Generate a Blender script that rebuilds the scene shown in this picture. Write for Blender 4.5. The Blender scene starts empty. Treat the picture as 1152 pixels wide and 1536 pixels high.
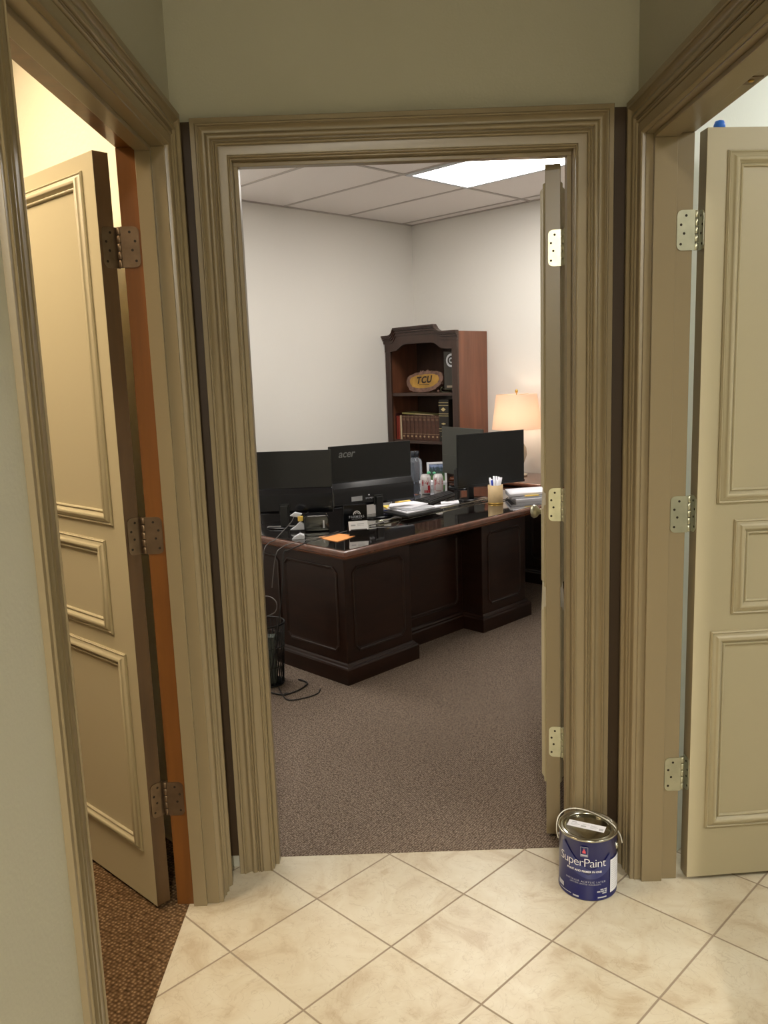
import bpy, bmesh, math, random
from mathutils import Matrix, Vector
random.seed(7)
PI = math.pi
S2 = math.sqrt(0.5)
D = bpy.data
C = bpy.context.scene.collection
I4 = Matrix.Identity(4)
# the office is turned 45 degrees to the hall: office coordinates (u, v, z)
OM = Matrix.Rotation(PI / 4, 4, 'Z')

# ------------------------------------------------------------------ materials
def srgb(r, g, b):
    f = lambda c: (c / 12.92) if c <= 0.04045 else ((c + 0.055) / 1.055) ** 2.4
    return (f(r / 255), f(g / 255), f(b / 255), 1)

def mat(name, col, rough=0.5, metal=0.0, noise=None, bump=None, emit=None, coat=0.0, spec=0.5, trans=0.0, ior=1.45):
    """noise=(scale, amount, (sx,sy,sz)) varies the colour; bump=(scale, strength)"""
    m = D.materials.new(name); m.use_nodes = True
    nt = m.node_tree; N = nt.nodes; L = nt.links
    b = N['Principled BSDF']
    c = srgb(*col)
    b.inputs['Base Color'].default_value = c
    b.inputs['Roughness'].default_value = rough
    b.inputs['Metallic'].default_value = metal
    b.inputs['Specular IOR Level'].default_value = spec
    b.inputs['Coat Weight'].default_value = coat
    b.inputs['Coat Roughness'].default_value = 0.06
    b.inputs['Transmission Weight'].default_value = trans
    b.inputs['IOR'].default_value = ior
    tc = N.new('ShaderNodeTexCoord')
    if noise:
        mp = N.new('ShaderNodeMapping'); mp.inputs['Scale'].default_value = noise[2] if len(noise) > 2 else (1, 1, 1)
        L.new(tc.outputs['Object'], mp.inputs[0])
        n = N.new('ShaderNodeTexNoise'); n.inputs['Scale'].default_value = noise[0]; n.inputs['Detail'].default_value = 6
        L.new(mp.outputs[0], n.inputs['Vector'])
        r = N.new('ShaderNodeValToRGB')
        a = noise[1]
        r.color_ramp.elements[0].position = 0.3; r.color_ramp.elements[1].position = 0.7
        r.color_ramp.elements[0].color = (c[0] * (1 - a), c[1] * (1 - a), c[2] * (1 - a), 1)
        r.color_ramp.elements[1].color = (min(1, c[0] * (1 + a)), min(1, c[1] * (1 + a)), min(1, c[2] * (1 + a)), 1)
        L.new(n.outputs['Fac'], r.inputs[0]); L.new(r.outputs[0], b.inputs['Base Color'])
    if bump:
        n2 = N.new('ShaderNodeTexNoise'); n2.inputs['Scale'].default_value = bump[0]; n2.inputs['Detail'].default_value = 4
        L.new(tc.outputs['Object'], n2.inputs['Vector'])
        bp = N.new('ShaderNodeBump'); bp.inputs['Strength'].default_value = bump[1]; bp.inputs['Distance'].default_value = 0.002
        L.new(n2.outputs['Fac'], bp.inputs['Height']); L.new(bp.outputs[0], b.inputs['Normal'])
    if emit:
        b.inputs['Emission Color'].default_value = (*emit[0], 1); b.inputs['Emission Strength'].default_value = emit[1]
    return m

PAINT = mat('taupe_paint_shaded', (131, 116, 88), 0.30)  # darker copy of the taupe paint: shade put into trim and door edges
PAINTD = mat('taupe_paint_lit', (182, 171, 141), 0.42)  # lighter copy of the same taupe: light put into the door colour
WALLH = mat('hall_wall_paint', (180, 177, 161), 0.7, bump=(140, 0.25))
WALLO = mat('office_wall_paint', (224, 221, 215), 0.75, bump=(150, 0.15))
WALLW = mat('cream_wall_paint', (240, 231, 206), 0.75, bump=(60, 0.6))
WALLC = mat('cool_white_wall_paint', (222, 226, 220), 0.7, bump=(150, 0.2))
CEIL = mat('ceiling_tile', (232, 226, 222), 0.9, noise=(180, 0.05), bump=(300, 0.4))
TBAR = mat('ceiling_grid_metal', (176, 168, 162), 0.5)
STAIN = mat('stained_jamb_wood', (108, 66, 27), 0.35, noise=(4, 0.22, (6, 6, .35)), coat=0.3)
EDGEW = mat('dark_door_edge_wood', (92, 68, 42), 0.5, noise=(5, 0.25, (4, 4, .5)))
MAHOG = mat('dark_mahogany', (34, 17, 9), 0.36, noise=(5, 0.35, (1.2, 1.2, 5)), coat=0.08, spec=0.35)
MAHOG2 = mat('mahogany_edge', (98, 58, 40), 0.22, noise=(6, 0.2, (4, 4, 4)), coat=0.6)
CASEW = mat('bookcase_wood', (112, 70, 50), 0.32, noise=(5, 0.22, (5, 5, .5)), coat=0.25)
CASED = mat('bookcase_dark_wood', (56, 38, 30), 0.35, noise=(6, 0.2, (4, 4, 1)), coat=0.2)
GLASST = mat('black_glass_desktop', (16, 10, 9), 0.04, spec=0.9, coat=1.0)
BLK = mat('black_plastic', (20, 21, 21), 0.45)
BLKG = mat('glossy_black_plastic', (14, 15, 19), 0.14)
SCREEN = mat('screen_glass', (13, 15, 15), 0.30)
GREYP = mat('dark_grey_plastic', (66, 67, 62), 0.5)
NICKEL = mat('satin_nickel', (186, 184, 160), 0.32, 0.85, noise=(25, 0.12))
BRONZE = mat('aged_bronze', (118, 98, 76), 0.40, 0.8, noise=(25, 0.2))
HOLE = mat('screw_hole_dark', (40, 30, 16), 0.6, 0.3)
STEEL = mat('bright_tinplate', (190, 188, 175), 0.18, 1.0)
LIDM = mat('tinplate_lid', (160, 156, 138), 0.22, 1.0)
NAVY = mat('navy_can_label', (14, 20, 84), 0.28, coat=0.4)
NAVYL = mat('grey_blue_swoosh', (46, 52, 106), 0.3, coat=0.4)
NAVYD = mat('deep_navy_label', (10, 14, 66), 0.3, coat=0.4)
WHITE = mat('white_ink', (232, 232, 236), 0.5)
LGREY = mat('pale_grey_ink', (176, 178, 188), 0.5)
PAPER = mat('white_paper', (226, 226, 234), 0.7)
PAPERG = mat('grey_printed_paper', (176, 178, 184), 0.7)
PINK = mat('pink_red_ink', (214, 84, 96), 0.5)
RED = mat('cola_red', (150, 22, 34), 0.35)
CANW = mat('silver_white_can', (206, 202, 204), 0.3, 0.3)
GOLD = mat('gold', (206, 168, 90), 0.3, 0.8)
ORANGE = mat('orange_paper', (240, 160, 92), 0.7)
YELLOW = mat('yellow_notes', (240, 204, 96), 0.7)
BLUE = mat('blue_plastic', (30, 60, 170), 0.35)
BLUEB = mat('bright_blue_plastic', (50, 120, 232), 0.4)
GREEN = mat('green_plastic', (92, 178, 138), 0.4)
TAN = mat('tan_cup', (196, 170, 128), 0.5, noise=(30, 0.08))
CABLE = mat('black_cable', (26, 24, 24), 0.4)
CABLEG = mat('grey_cable', (96, 92, 90), 0.35)
SHADE = None
REDB = mat('red_bookcloth', (134, 48, 34), 0.6)
MAROON = mat('maroon_bookcloth', (62, 24, 20), 0.6)
BROWNB = mat('brown_leather_book', (72, 44, 32), 0.5, noise=(30, 0.2))
CREAMB = mat('cream_book', (176, 158, 128), 0.6)
OLIVEB = mat('olive_cover', (120, 112, 66), 0.5)
BLKB = mat('black_leather_book', (32, 28, 22), 0.5)
ROCK = mat('rough_rock_rim', (112, 84, 72), 0.6, noise=(30, 0.4), bump=(50, 1.0))
GOLDF = mat('golden_plaque_face', (160, 122, 52), 0.4, noise=(14, 0.3))
DARKINK = mat('dark_ink', (36, 22, 12), 0.6)
CERT = mat('dark_grey_plaque', (58, 54, 48), 0.45)
PLASTICCLEAR = mat('clear_plastic', (205, 215, 230), 0.06, trans=0.85, ior=1.33)
CERAM = mat('lamp_ceramic', (196, 182, 160), 0.25)
WHITEP = mat('white_frame', (200, 202, 208), 0.5)

# tile, carpet, shade, photo
def nodes(name):
    m = D.materials.new(name); m.use_nodes = True
    return m, m.node_tree.nodes, m.node_tree.links, m.node_tree.nodes['Principled BSDF']

def math_node(N, L, op, a, b=None, c=None):
    n = N.new('ShaderNodeMath'); n.operation = op
    for i, v in enumerate((a, b, c)):
        if v is None: continue
        if isinstance(v, (int, float)): n.inputs[i].default_value = v
        else: L.new(v, n.inputs[i])
    return n.outputs[0]

def make_tile():
    m, N, L, b = nodes('travertine_floor_tile')
    g = N.new('ShaderNodeNewGeometry'); sp = N.new('ShaderNodeSeparateXYZ'); L.new(g.outputs['Position'], sp.inputs[0])
    P = 0.306
    u = math_node(N, L, 'MULTIPLY', math_node(N, L, 'ADD', sp.outputs[0], sp.outputs[1]), S2)
    v = math_node(N, L, 'MULTIPLY', math_node(N, L, 'SUBTRACT', sp.outputs[1], sp.outputs[0]), S2)
    uu = math_node(N, L, 'DIVIDE', math_node(N, L, 'SUBTRACT', u, 1.397), P)
    vv = math_node(N, L, 'DIVIDE', math_node(N, L, 'SUBTRACT', v, 1.738), P)
    def edge(t):
        f = math_node(N, L, 'FRACT', t)
        return math_node(N, L, 'MINIMUM', f, math_node(N, L, 'SUBTRACT', 1.0, f))
    e = math_node(N, L, 'MINIMUM', edge(uu), edge(vv))
    mr = N.new('ShaderNodeMapRange'); mr.inputs[1].default_value = 0.006; mr.inputs[2].default_value = 0.011
    L.new(e, mr.inputs[0]); mask = mr.outputs[0]
    # every tile gets its own veining offset
    cell = N.new('ShaderNodeCombineXYZ')
    L.new(math_node(N, L, 'FLOOR', uu), cell.inputs[0]); L.new(math_node(N, L, 'FLOOR', vv), cell.inputs[1])
    wn = N.new('ShaderNodeTexWhiteNoise'); wn.noise_dimensions = '2D'; L.new(cell.outputs[0], wn.inputs['Vector'])
    va = N.new('ShaderNodeVectorMath'); va.operation = 'MULTIPLY_ADD'
    L.new(wn.outputs['Color'], va.inputs[0]); va.inputs[1].default_value = (9, 9, 9); L.new(g.outputs['Position'], va.inputs[2])
    n1 = N.new('ShaderNodeTexNoise'); n1.inputs['Scale'].default_value = 7; n1.inputs['Detail'].default_value = 9; n1.inputs['Roughness'].default_value = 0.62; n1.inputs['Distortion'].default_value = 0.9
    L.new(va.outputs[0], n1.inputs['Vector'])
    r1 = N.new('ShaderNodeValToRGB'); cr = r1.color_ramp
    cr.elements[0].position = 0.36; cr.elements[0].color = srgb(184, 169, 144)
    cr.elements[1].position = 0.62; cr.elements[1].color = srgb(206, 198, 178)
    x = cr.elements.new(0.46); x.color = srgb(198, 187, 164)
    L.new(n1.outputs['Fac'], r1.inputs[0])
    n2 = N.new('ShaderNodeTexNoise'); n2.inputs['Scale'].default_value = 13; n2.inputs['Detail'].default_value = 8; n2.inputs['Distortion'].default_value = 2.2
    L.new(va.outputs[0], n2.inputs['Vector'])
    r2 = N.new('ShaderNodeValToRGB'); r2.color_ramp.elements[0].position = 0.485; r2.color_ramp.elements[0].color = (0, 0, 0, 1)
    r2.color_ramp.elements[1].position = 0.515; r2.color_ramp.elements[1].color = (0, 0, 0, 1)
    y = r2.color_ramp.elements.new(0.5); y.color = (1, 1, 1, 1)
    L.new(n2.outputs['Fac'], r2.inputs[0])
    mx = N.new('ShaderNodeMix'); mx.data_type = 'RGBA'
    L.new(math_node(N, L, 'MULTIPLY', r2.outputs[0], 0.30), mx.inputs[0]); L.new(r1.outputs[0], mx.inputs[6]); mx.inputs[7].default_value = srgb(150, 130, 100)
    mg = N.new('ShaderNodeMix'); mg.data_type = 'RGBA'
    L.new(mask, mg.inputs[0]); mg.inputs[6].default_value = srgb(146, 131, 112); L.new(mx.outputs[2], mg.inputs[7])
    L.new(mg.outputs[2], b.inputs['Base Color'])
    rr = N.new('ShaderNodeMapRange'); rr.inputs[3].default_value = 0.8; rr.inputs[4].default_value = 0.34
    L.new(mask, rr.inputs[0]); L.new(rr.outputs[0], b.inputs['Roughness'])
    bp = N.new('ShaderNodeBump'); bp.inputs['Strength'].default_value = 0.5; bp.inputs['Distance'].default_value = 0.002
    h = math_node(N, L, 'ADD', mask, math_node(N, L, 'MULTIPLY', n1.outputs['Fac'], 0.35))
    L.new(h, bp.inputs['Height']); L.new(bp.outputs[0], b.inputs['Normal'])
    return m

def make_carpet(name, c0, c1, c2, cell=0.0075, rot=0.6):
    m, N, L, b = nodes(name)
    g = N.new('ShaderNodeNewGeometry'); mp = N.new('ShaderNodeMapping'); mp.inputs['Rotation'].default_value = (0, 0, rot)
    L.new(g.outputs['Position'], mp.inputs[0])
    vo = N.new('ShaderNodeTexVoronoi'); vo.inputs['Scale'].default_value = 1 / cell; vo.inputs['Randomness'].default_value = 0.45
    L.new(mp.outputs[0], vo.inputs['Vector'])
    r = N.new('ShaderNodeValToRGB'); e = r.color_ramp
    e.elements[0].position = 0.0; e.elements[0].color = srgb(*c2)
    e.elements[1].position = 0.75; e.elements[1].color = srgb(*c0)
    k = e.elements.new(0.35); k.color = srgb(*c1)
    L.new(vo.outputs['Distance'], r.inputs[0])
    n = N.new('ShaderNodeTexNoise'); n.inputs['Scale'].default_value = 90; n.inputs['Detail'].default_value = 3
    L.new(mp.outputs[0], n.inputs['Vector'])
    mx = N.new('ShaderNodeMix'); mx.data_type = 'RGBA'; mx.blend_type = 'OVERLAY'; mx.inputs[0].default_value = 0.6
    L.new(r.outputs[0], mx.inputs[6]); L.new(n.outputs['Fac'], mx.inputs[7])
    L.new(mx.outputs[2], b.inputs['Base Color'])
    b.inputs['Roughness'].default_value = 0.95; b.inputs['Specular IOR Level'].default_value = 0.1
    bp = N.new('ShaderNodeBump'); bp.inputs['Strength'].default_value = 0.9; bp.inputs['Distance'].default_value = 0.004; bp.invert = True
    L.new(vo.outputs['Distance'], bp.inputs['Height']); L.new(bp.outputs[0], b.inputs['Normal'])
    return m

TILE = make_tile()
CARPET = make_carpet('office_loop_carpet', (78, 65, 55), (120, 105, 93), (178, 164, 150))
CARPETL = make_carpet('brown_loop_carpet', (66, 48, 30), (106, 82, 56), (160, 134, 104), 0.011, 0.5)

def make_shade():
    m, N, L, b = nodes('linen_lampshade')
    b.inputs['Base Color'].default_value = srgb(240, 222, 206); b.inputs['Roughness'].default_value = 0.9
    t = N.new('ShaderNodeBsdfTranslucent'); t.inputs[0].default_value = srgb(246, 228, 212)
    mx = N.new('ShaderNodeMixShader'); mx.inputs[0].default_value = 0.55
    L.new(b.outputs[0], mx.inputs[1]); L.new(t.outputs[0], mx.inputs[2]); L.new(mx.outputs[0], N['Material Output'].inputs[0])
    return m
SHADE = make_shade()

def make_photo():
    m, N, L, b = nodes('landscape_snapshot')
    tc = N.new('ShaderNodeTexCoord'); sp = N.new('ShaderNodeSeparateXYZ'); L.new(tc.outputs['Generated'], sp.inputs[0])
    n = N.new('ShaderNodeTexNoise'); n.inputs['Scale'].default_value = 6; n.inputs['Detail'].default_value = 6; L.new(tc.outputs['Generated'], n.inputs['Vector'])
    s = math_node(N, L, 'ADD', math_node(N, L, 'MULTIPLY', sp.outputs[2], 0.8), math_node(N, L, 'MULTIPLY', math_node(N, L, 'SUBTRACT', n.outputs['Fac'], 0.5), 0.9))
    r = N.new('ShaderNodeValToRGB'); e = r.color_ramp
    e.elements[0].color = srgb(70, 110, 50); e.elements[1].color = srgb(130, 146, 180); e.elements[1].position = 0.75
    k = e.elements.new(0.3); k.color = srgb(60, 84, 56)
    k = e.elements.new(0.55); k.color = srgb(40, 56, 70)
    L.new(s, r.inputs[0]); L.new(r.outputs[0], b.inputs['Base Color']); b.inputs['Roughness'].default_value = 0.3
    return m
PHOTO = make_photo()

# ------------------------------------------------------------------ mesh helpers
class MB:
    def __init__(self):
        self.bm = bmesh.new()
    def face(self, pts, mi=0):
        vs = [self.bm.verts.new(p) for p in pts]
        f = self.bm.faces.new(vs); f.material_index = mi; return f
    def box(self, x0, x1, y0, y1, z0, z1, mi=0, M=None):
        P = [Vector((x, y, z)) for z in (z0, z1) for y in (y0, y1) for x in (x0, x1)]
        if M is not None: P = [M @ p for p in P]
        v = [self.bm.verts.new(p) for p in P]
        for q in ((0, 2, 3, 1), (4, 5, 7, 6), (0, 1, 5, 4), (2, 6, 7, 3), (0, 4, 6, 2), (1, 3, 7, 5)):
            f = self.bm.faces.new([v[i] for i in q]); f.material_index = mi
        return self
    def prism(self, poly, d0, d1, fn, mi=0):
        """poly: 2d outline; fn(a, b, d) -> 3d point"""
        n = len(poly)
        A = [self.bm.verts.new(fn(a, b, d0)) for a, b in poly]; B = [self.bm.verts.new(fn(a, b, d1)) for a, b in poly]
        self.bm.faces.new(A[::-1]).material_index = mi; self.bm.faces.new(B).material_index = mi
        for i in range(n):
            j = (i + 1) % n
            self.bm.faces.new([A[i], A[j], B[j], B[i]]).material_index = mi
        return self
    def lathe(self, prof, cx=0, cy=0, n=48, mi=0, z0=0, caps=True, sx=1, sy=1):
        rings = []
        for r, z in prof:
            rings.append([self.bm.verts.new((cx + sx * r * math.cos(2 * PI * i / n), cy + sy * r * math.sin(2 * PI * i / n), z0 + z)) for i in range(n)])
        for a, b in zip(rings, rings[1:]):
            for i in range(n):
                j = (i + 1) % n
                f = self.bm.faces.new([a[i], a[j], b[j], b[i]]); f.material_index = mi; f.smooth = True
        if caps:
            if prof[0][0] > 1e-5: self.bm.faces.new(rings[0][::-1]).material_index = mi
            if prof[-1][0] > 1e-5: self.bm.faces.new(rings[-1]).material_index = mi
        return self
    def tube(self, pts, r, n=8, mi=0, smooth_steps=6, closed=False):
        P = [Vector(p) for p in pts]
        if len(P) > 2 and smooth_steps:
            Q = []
            for i in range(len(P) - 1):
                p0 = P[max(i - 1, 0)]; p1 = P[i]; p2 = P[i + 1]; p3 = P[min(i + 2, len(P) - 1)]
                for k in range(smooth_steps):
                    t = k / smooth_steps
                    Q.append(0.5 * ((2 * p1) + (p2 - p0) * t + (2 * p0 - 5 * p1 + 4 * p2 - p3) * t * t + (3 * p1 - p0 - 3 * p2 + p3) * t ** 3))
            Q.append(P[-1]); P = Q
        rings = []
        for i, p in enumerate(P):
            d = (P[min(i + 1, len(P) - 1)] - P[max(i - 1, 0)])
            d = d.normalized() if d.length > 1e-9 else Vector((0, 0, 1))
            a = d.cross(Vector((0, 0, 1)))
            if a.length < 0.05: a = d.cross(Vector((0, 1, 0)))
            a.normalize(); b = d.cross(a)
            rings.append([self.bm.verts.new(p + r * (math.cos(2 * PI * k / n) * a + math.sin(2 * PI * k / n) * b)) for k in range(n)])
        for A, B in zip(rings, rings[1:]):
            for k in range(n):
                j = (k + 1) % n
                f = self.bm.faces.new([A[k], A[j], B[j], B[k]]); f.material_index = mi; f.smooth = True
        self.bm.faces.new(rings[0][::-1]).material_index = mi; self.bm.faces.new(rings[-1]).material_index = mi
        return self
    def mesh(self, me, fn, mi=0):
        """adds another mesh, every vertex mapped by fn"""
        vs = [self.bm.verts.new(fn(v.co)) for v in me.vertices]
        for p in me.polygons:
            try: self.bm.faces.new([vs[i] for i in p.vertices]).material_index = mi
            except ValueError: pass
        return self

WM = {}       # world matrices of the parents, kept by hand
def part(mb, name, mats, parent=None, M=I4, bevel=0, seg=2, label=None, smooth=False, recalc=True, crease=0):
    bm = mb.bm
    if recalc: bmesh.ops.recalc_face_normals(bm, faces=bm.faces[:])
    if not isinstance(mats, (list, tuple)): mats = [mats]
    W = [M @ v.co for v in bm.verts]
    o = D.objects.new(name, D.meshes.new(name)); C.objects.link(o)
    if parent is not None:
        inv = WM[parent].inverted(); o.parent = parent
        for v, w in zip(bm.verts, W): v.co = inv @ w
        WM[o] = WM[parent]
    else:
        xs = [w.x for w in W]; ys = [w.y for w in W]; zs = [w.z for w in W]
        c = Vector(((min(xs) + max(xs)) / 2, (min(ys) + max(ys)) / 2, min(zs)))
        for v, w in zip(bm.verts, W): v.co = w - c
        o.location = c; WM[o] = Matrix.Translation(c)
    if smooth:
        for f in bm.faces: f.smooth = True
    if crease:
        for f in bm.faces: f.smooth = True
    bm.to_mesh(o.data); bm.free()
    if crease: o.data.set_sharp_from_angle(angle=crease)
    for m in mats: o.data.materials.append(m)
    if bevel:
        b = o.modifiers.new('bevel', 'BEVEL'); b.width = bevel; b.segments = seg; b.limit_method = 'ANGLE'; b.angle_limit = 0.6
    if label: o['label'] = label
    return o

def tag(o, label, cat, group=None, kind=None):
    o['label'] = label; o['category'] = cat
    if group: o['group'] = group
    if kind: o['kind'] = kind
    return o
def struct(mb, name, mats, label=None, parent=None, M=I4, **k):
    o = part(mb, name, mats, parent, M, **k)
    if parent is None:
        o['kind'] = 'structure'
        if label: o['label'] = label
    return o
def thing(name, label, cat, loc, rotz=0, group=None, M=I4):
    o = D.objects.new(name, None); C.objects.link(o); o.empty_display_size = 0.05
    W = M @ Matrix.Translation(loc) @ Matrix.Rotation(rotz, 4, 'Z')
    o.matrix_basis = W; WM[o] = W
    tag(o, label, cat, group); return o

def text_mesh(s, size, extrude=0.0, shear=0.0, spacing=1.0, align='CENTER', offset=0.0):
    cu = D.curves.new('txt', 'FONT'); cu.body = s; cu.size = size; cu.extrude = extrude; cu.align_x = align; cu.align_y = 'CENTER'
    cu.shear = shear; cu.space_character = spacing; cu.resolution_u = 3; cu.offset = offset
    o = D.objects.new('txt', cu); C.objects.link(o)
    dg = bpy.context.evaluated_depsgraph_get(); dg.update()
    me = D.meshes.new_from_object(o.evaluated_get(dg))
    D.objects.remove(o); D.curves.remove(cu)
    return me

def U_sweep(mb, x0, x1, H, prof, mi=0):
    """door casing: profile (t out from the opening, d off the wall) swept up, across and down with mitred corners"""
    cols = []
    for t, d in prof:
        cols.append([mb.bm.verts.new(p) for p in ((x0 - t, -d, 0), (x0 - t, -d, H + t), (x1 + t, -d, H + t), (x1 + t, -d, 0))])
    for a, b in zip(cols, cols[1:]):
        for k in range(3):
            mb.bm.faces.new([a[k], a[k + 1], b[k + 1], b[k]]).material_index = mi
    mb.bm.faces.new([c[0] for c in cols]); mb.bm.faces.new([c[3] for c in cols][::-1])
    a, b = cols[-1], cols[0]
    for k in range(3): mb.bm.faces.new([a[k], a[k + 1], b[k + 1], b[k]]).material_index = mi

def ring_sweep(mb, poly, prof, fn, mi=0):
    """moulding round a closed convex outline (ccw); profile (t inward, d raised)"""
    n = len(poly); rings = []
    for t, d in prof:
        pts = []
        for i in range(n):
            p0 = Vector(poly[i - 1]); p = Vector(poly[i]); p1 = Vector(poly[(i + 1) % n])
            e0 = (p - p0).normalized(); e1 = (p1 - p).normalized()
            n0 = Vector((-e0.y, e0.x)); n1 = Vector((-e1.y, e1.x))
            k = (n0 + n1); k = k / max(k.length_squared / 2, 1e-6)
            q = p + k * t
            pts.append(mb.bm.verts.new(fn(q.x, q.y, d)))
        rings.append(pts)
    for a, b in zip(rings, rings[1:]):
        for i in range(n):
            j = (i + 1) % n
            mb.bm.faces.new([a[i], a[j], b[j], b[i]]).material_index = mi

def rect(x0, x1, z0, z1): return [(x0, z0), (x1, z0), (x1, z1), (x0, z1)]
def clipped(x0, x1, z0, z1, c): return [(x0 + c, z0), (x1 - c, z0), (x1, z0 + c), (x1, z1 - c), (x1 - c, z1), (x0 + c, z1), (x0, z1 - c), (x0, z0 + c)]

# ------------------------------------------------------------------ hall walls and openings
HC = 2.74          # ceiling
HD = 2.105         # head of the openings
def arc(t0, t1, d0, dd, n=5):
    return [(t0 + (t1 - t0) * i / n, d0 + dd * math.sin(PI * i / n)) for i in range(n + 1)]
CAS = ([(0.0, 0.0), (0.0, 0.011)] + arc(0.0005, 0.006, 0.012, 0.003) + [(0.007, 0.0115), (0.009, 0.0125), (0.028, 0.0145), (0.0285, 0.011), (0.031, 0.011)]
       + arc(0.0315, 0.039, 0.0145, 0.0035) + [(0.040, 0.0135)] + arc(0.041, 0.0445, 0.015, 0.002) + [(0.0455, 0.012), (0.0475, 0.012)]
       + arc(0.048, 0.062, 0.017, 0.0045, 7) + [(0.0625, 0.0145), (0.065, 0.0135), (0.069, 0.0142), (0.073, 0.0165), (0.0765, 0.020), (0.0785, 0.0235)]
       + [(0.079, 0.0215), (0.081, 0.0215)] + arc(0.0815, 0.0875, 0.024, 0.0025) + [(0.088, 0.0235), (0.1, 0.0245), (0.101, 0.023), (0.101, 0.0)])

CAS = [(t, d + 0.017 if d > 0 else d) for t, d in CAS]
def frame_M(x, y, a): return Matrix.Translation((x, y, 0)) @ Matrix.Rotation(a, 4, 'Z')
FM_MID = frame_M(0, 2.395, 0)
FM_L = frame_M(-0.547, 0, PI / 2)
FM_R = frame_M(0.725, 0, -PI / 2)

def opening(M, x0, x1, depth, stop0, stop1, wall_x0, wall_x1, n, side, word, rabbet=PAINT, wallmats=(WALLH,)):
    g = 0.02
    w = MB()
    w.box(wall_x0, x0 - g, 0, depth, 0, HC); w.box(x1 + g, wall_x1, 0, depth, 0, HC); w.box(x0 - g, x1 + g, 0, depth, HD + g, HC)
    if side == 'left': w.box(wall_x0, x0 - 0.1052, -0.031, 0, 0, HC)      # thicker plaster on the near side
    struct(w, 'wall_' + side, WALLH, 'grey beige hall wall around the %s doorway' % word, M=M)
    c = MB(); U_sweep(c, x0 - 0.004, x1 + 0.004, HD + 0.004, CAS)
    struct(c, 'trim_%d' % n, PAINT, 'fluted taupe casing around the %s doorway' % word, M=M, crease=0.7)
    j = MB()
    e = 0.003
    fr0 = -0.020
    # painted jamb up to the stop, rabbet behind the stop
    for a0, a1, mi in ((fr0, stop1, 0), (stop1, depth + e, 1)):
        j.box(x0 - g, x0, a0, a1, 0, HD, mi); j.box(x1, x1 + g, a0, a1, 0, HD, mi); j.box(x0 - g, x1 + g, a0, a1, HD, HD + g, mi)
    t = 0.012
    j.box(x0, x0 + t, stop0, stop1, 0, HD - t); j.box(x1 - t, x1, stop0, stop1, 0, HD - t); j.box(x0, x1, stop0, stop1, HD - t, HD)
    return struct(j, 'trim_%d' % (n + 3), [PAINT, rabbet], 'jamb and stop of the %s doorway' % word, M=M, bevel=0.0015)

opening(FM_MID, -0.385, 0.545, 0.083, 0.005, 0.037, -0.547, 0.725, 1, 'middle', 'middle')
opening(FM_L, 1.29, 2.212, 0.101, 0.014, 0.053, -2.6, 2.478, 2, 'left', 'left', STAIN)
jr = opening(FM_R, -2.257, -1.327, 0.103, -0.001, 0.059, -2.478, 2.6, 3, 'right', 'right')
sp = MB(); sp.box(-1.90, -1.85, 0.065, 0.097, HD - 0.0015, HD + 0.001)
sp.lathe([(0.004, -0.003), (0.007, 0)], -1.875, 0.081, 16, 1, HD - 0.0015)
part(sp, 'strike_plate', [BRONZE, GOLD], jr, FM_R, label='small brass catch plate in the head of the jamb')

b = MB(); b.box(-0.547, 0.725, -0.66, -0.56, 2.575, HC)
struct(b, 'wall_header', WALLH, 'dropped header across the hall behind the viewer')
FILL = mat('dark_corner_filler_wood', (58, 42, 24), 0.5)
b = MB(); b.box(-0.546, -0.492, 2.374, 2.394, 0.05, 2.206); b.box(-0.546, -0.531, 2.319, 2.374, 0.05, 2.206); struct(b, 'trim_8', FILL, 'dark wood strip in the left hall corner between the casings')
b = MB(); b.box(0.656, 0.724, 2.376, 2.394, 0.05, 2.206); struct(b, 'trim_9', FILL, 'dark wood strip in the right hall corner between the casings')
b = MB(); b.box(-0.636, 0.828, -2.7, -2.6, 0, HC)
struct(b, 'wall_back', WALLH, 'hall wall behind the viewer')
b = MB(); b.box(-0.64, 0.83, -2.7, 2.44, HC, HC + 0.03)
struct(b, 'ceiling', WALLH, 'plain hall ceiling')

# ------------------------------------------------------------------ floors
def poly_floor(name, pts, m, label, z=0.0):
    mb = MB(); mb.prism(pts, z - 0.03, z, lambda a, b, d: (a, b, d))
    return struct(mb, name, m, label)
def O2(u, v): return ((u - v) * S2, (u + v) * S2)
poly_floor('floor', [(-0.616, -2.7), (4.6, -2.7), (4.6, 6.198), (0.842, 2.44), (-0.616, 2.44)], TILE, 'cream travertine tile floor laid diagonally in the hall')
poly_floor('floor', [(-0.559, 2.44), (0.842, 2.44), O2(5.44, 1.13), O2(5.44, 5.0), O2(1.33, 5.0)], CARPET, 'grey brown loop carpet of the office', 0.002)
poly_floor('floor', [(-4.6, -2.7), (-0.616, -2.7), (-0.616, 2.44), (-0.559, 2.44), O2(1.33, 5.0), (-4.6, O2(1.33, 5.0)[1])], CARPETL, 'brown woven carpet of the left room', 0.001)

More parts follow.
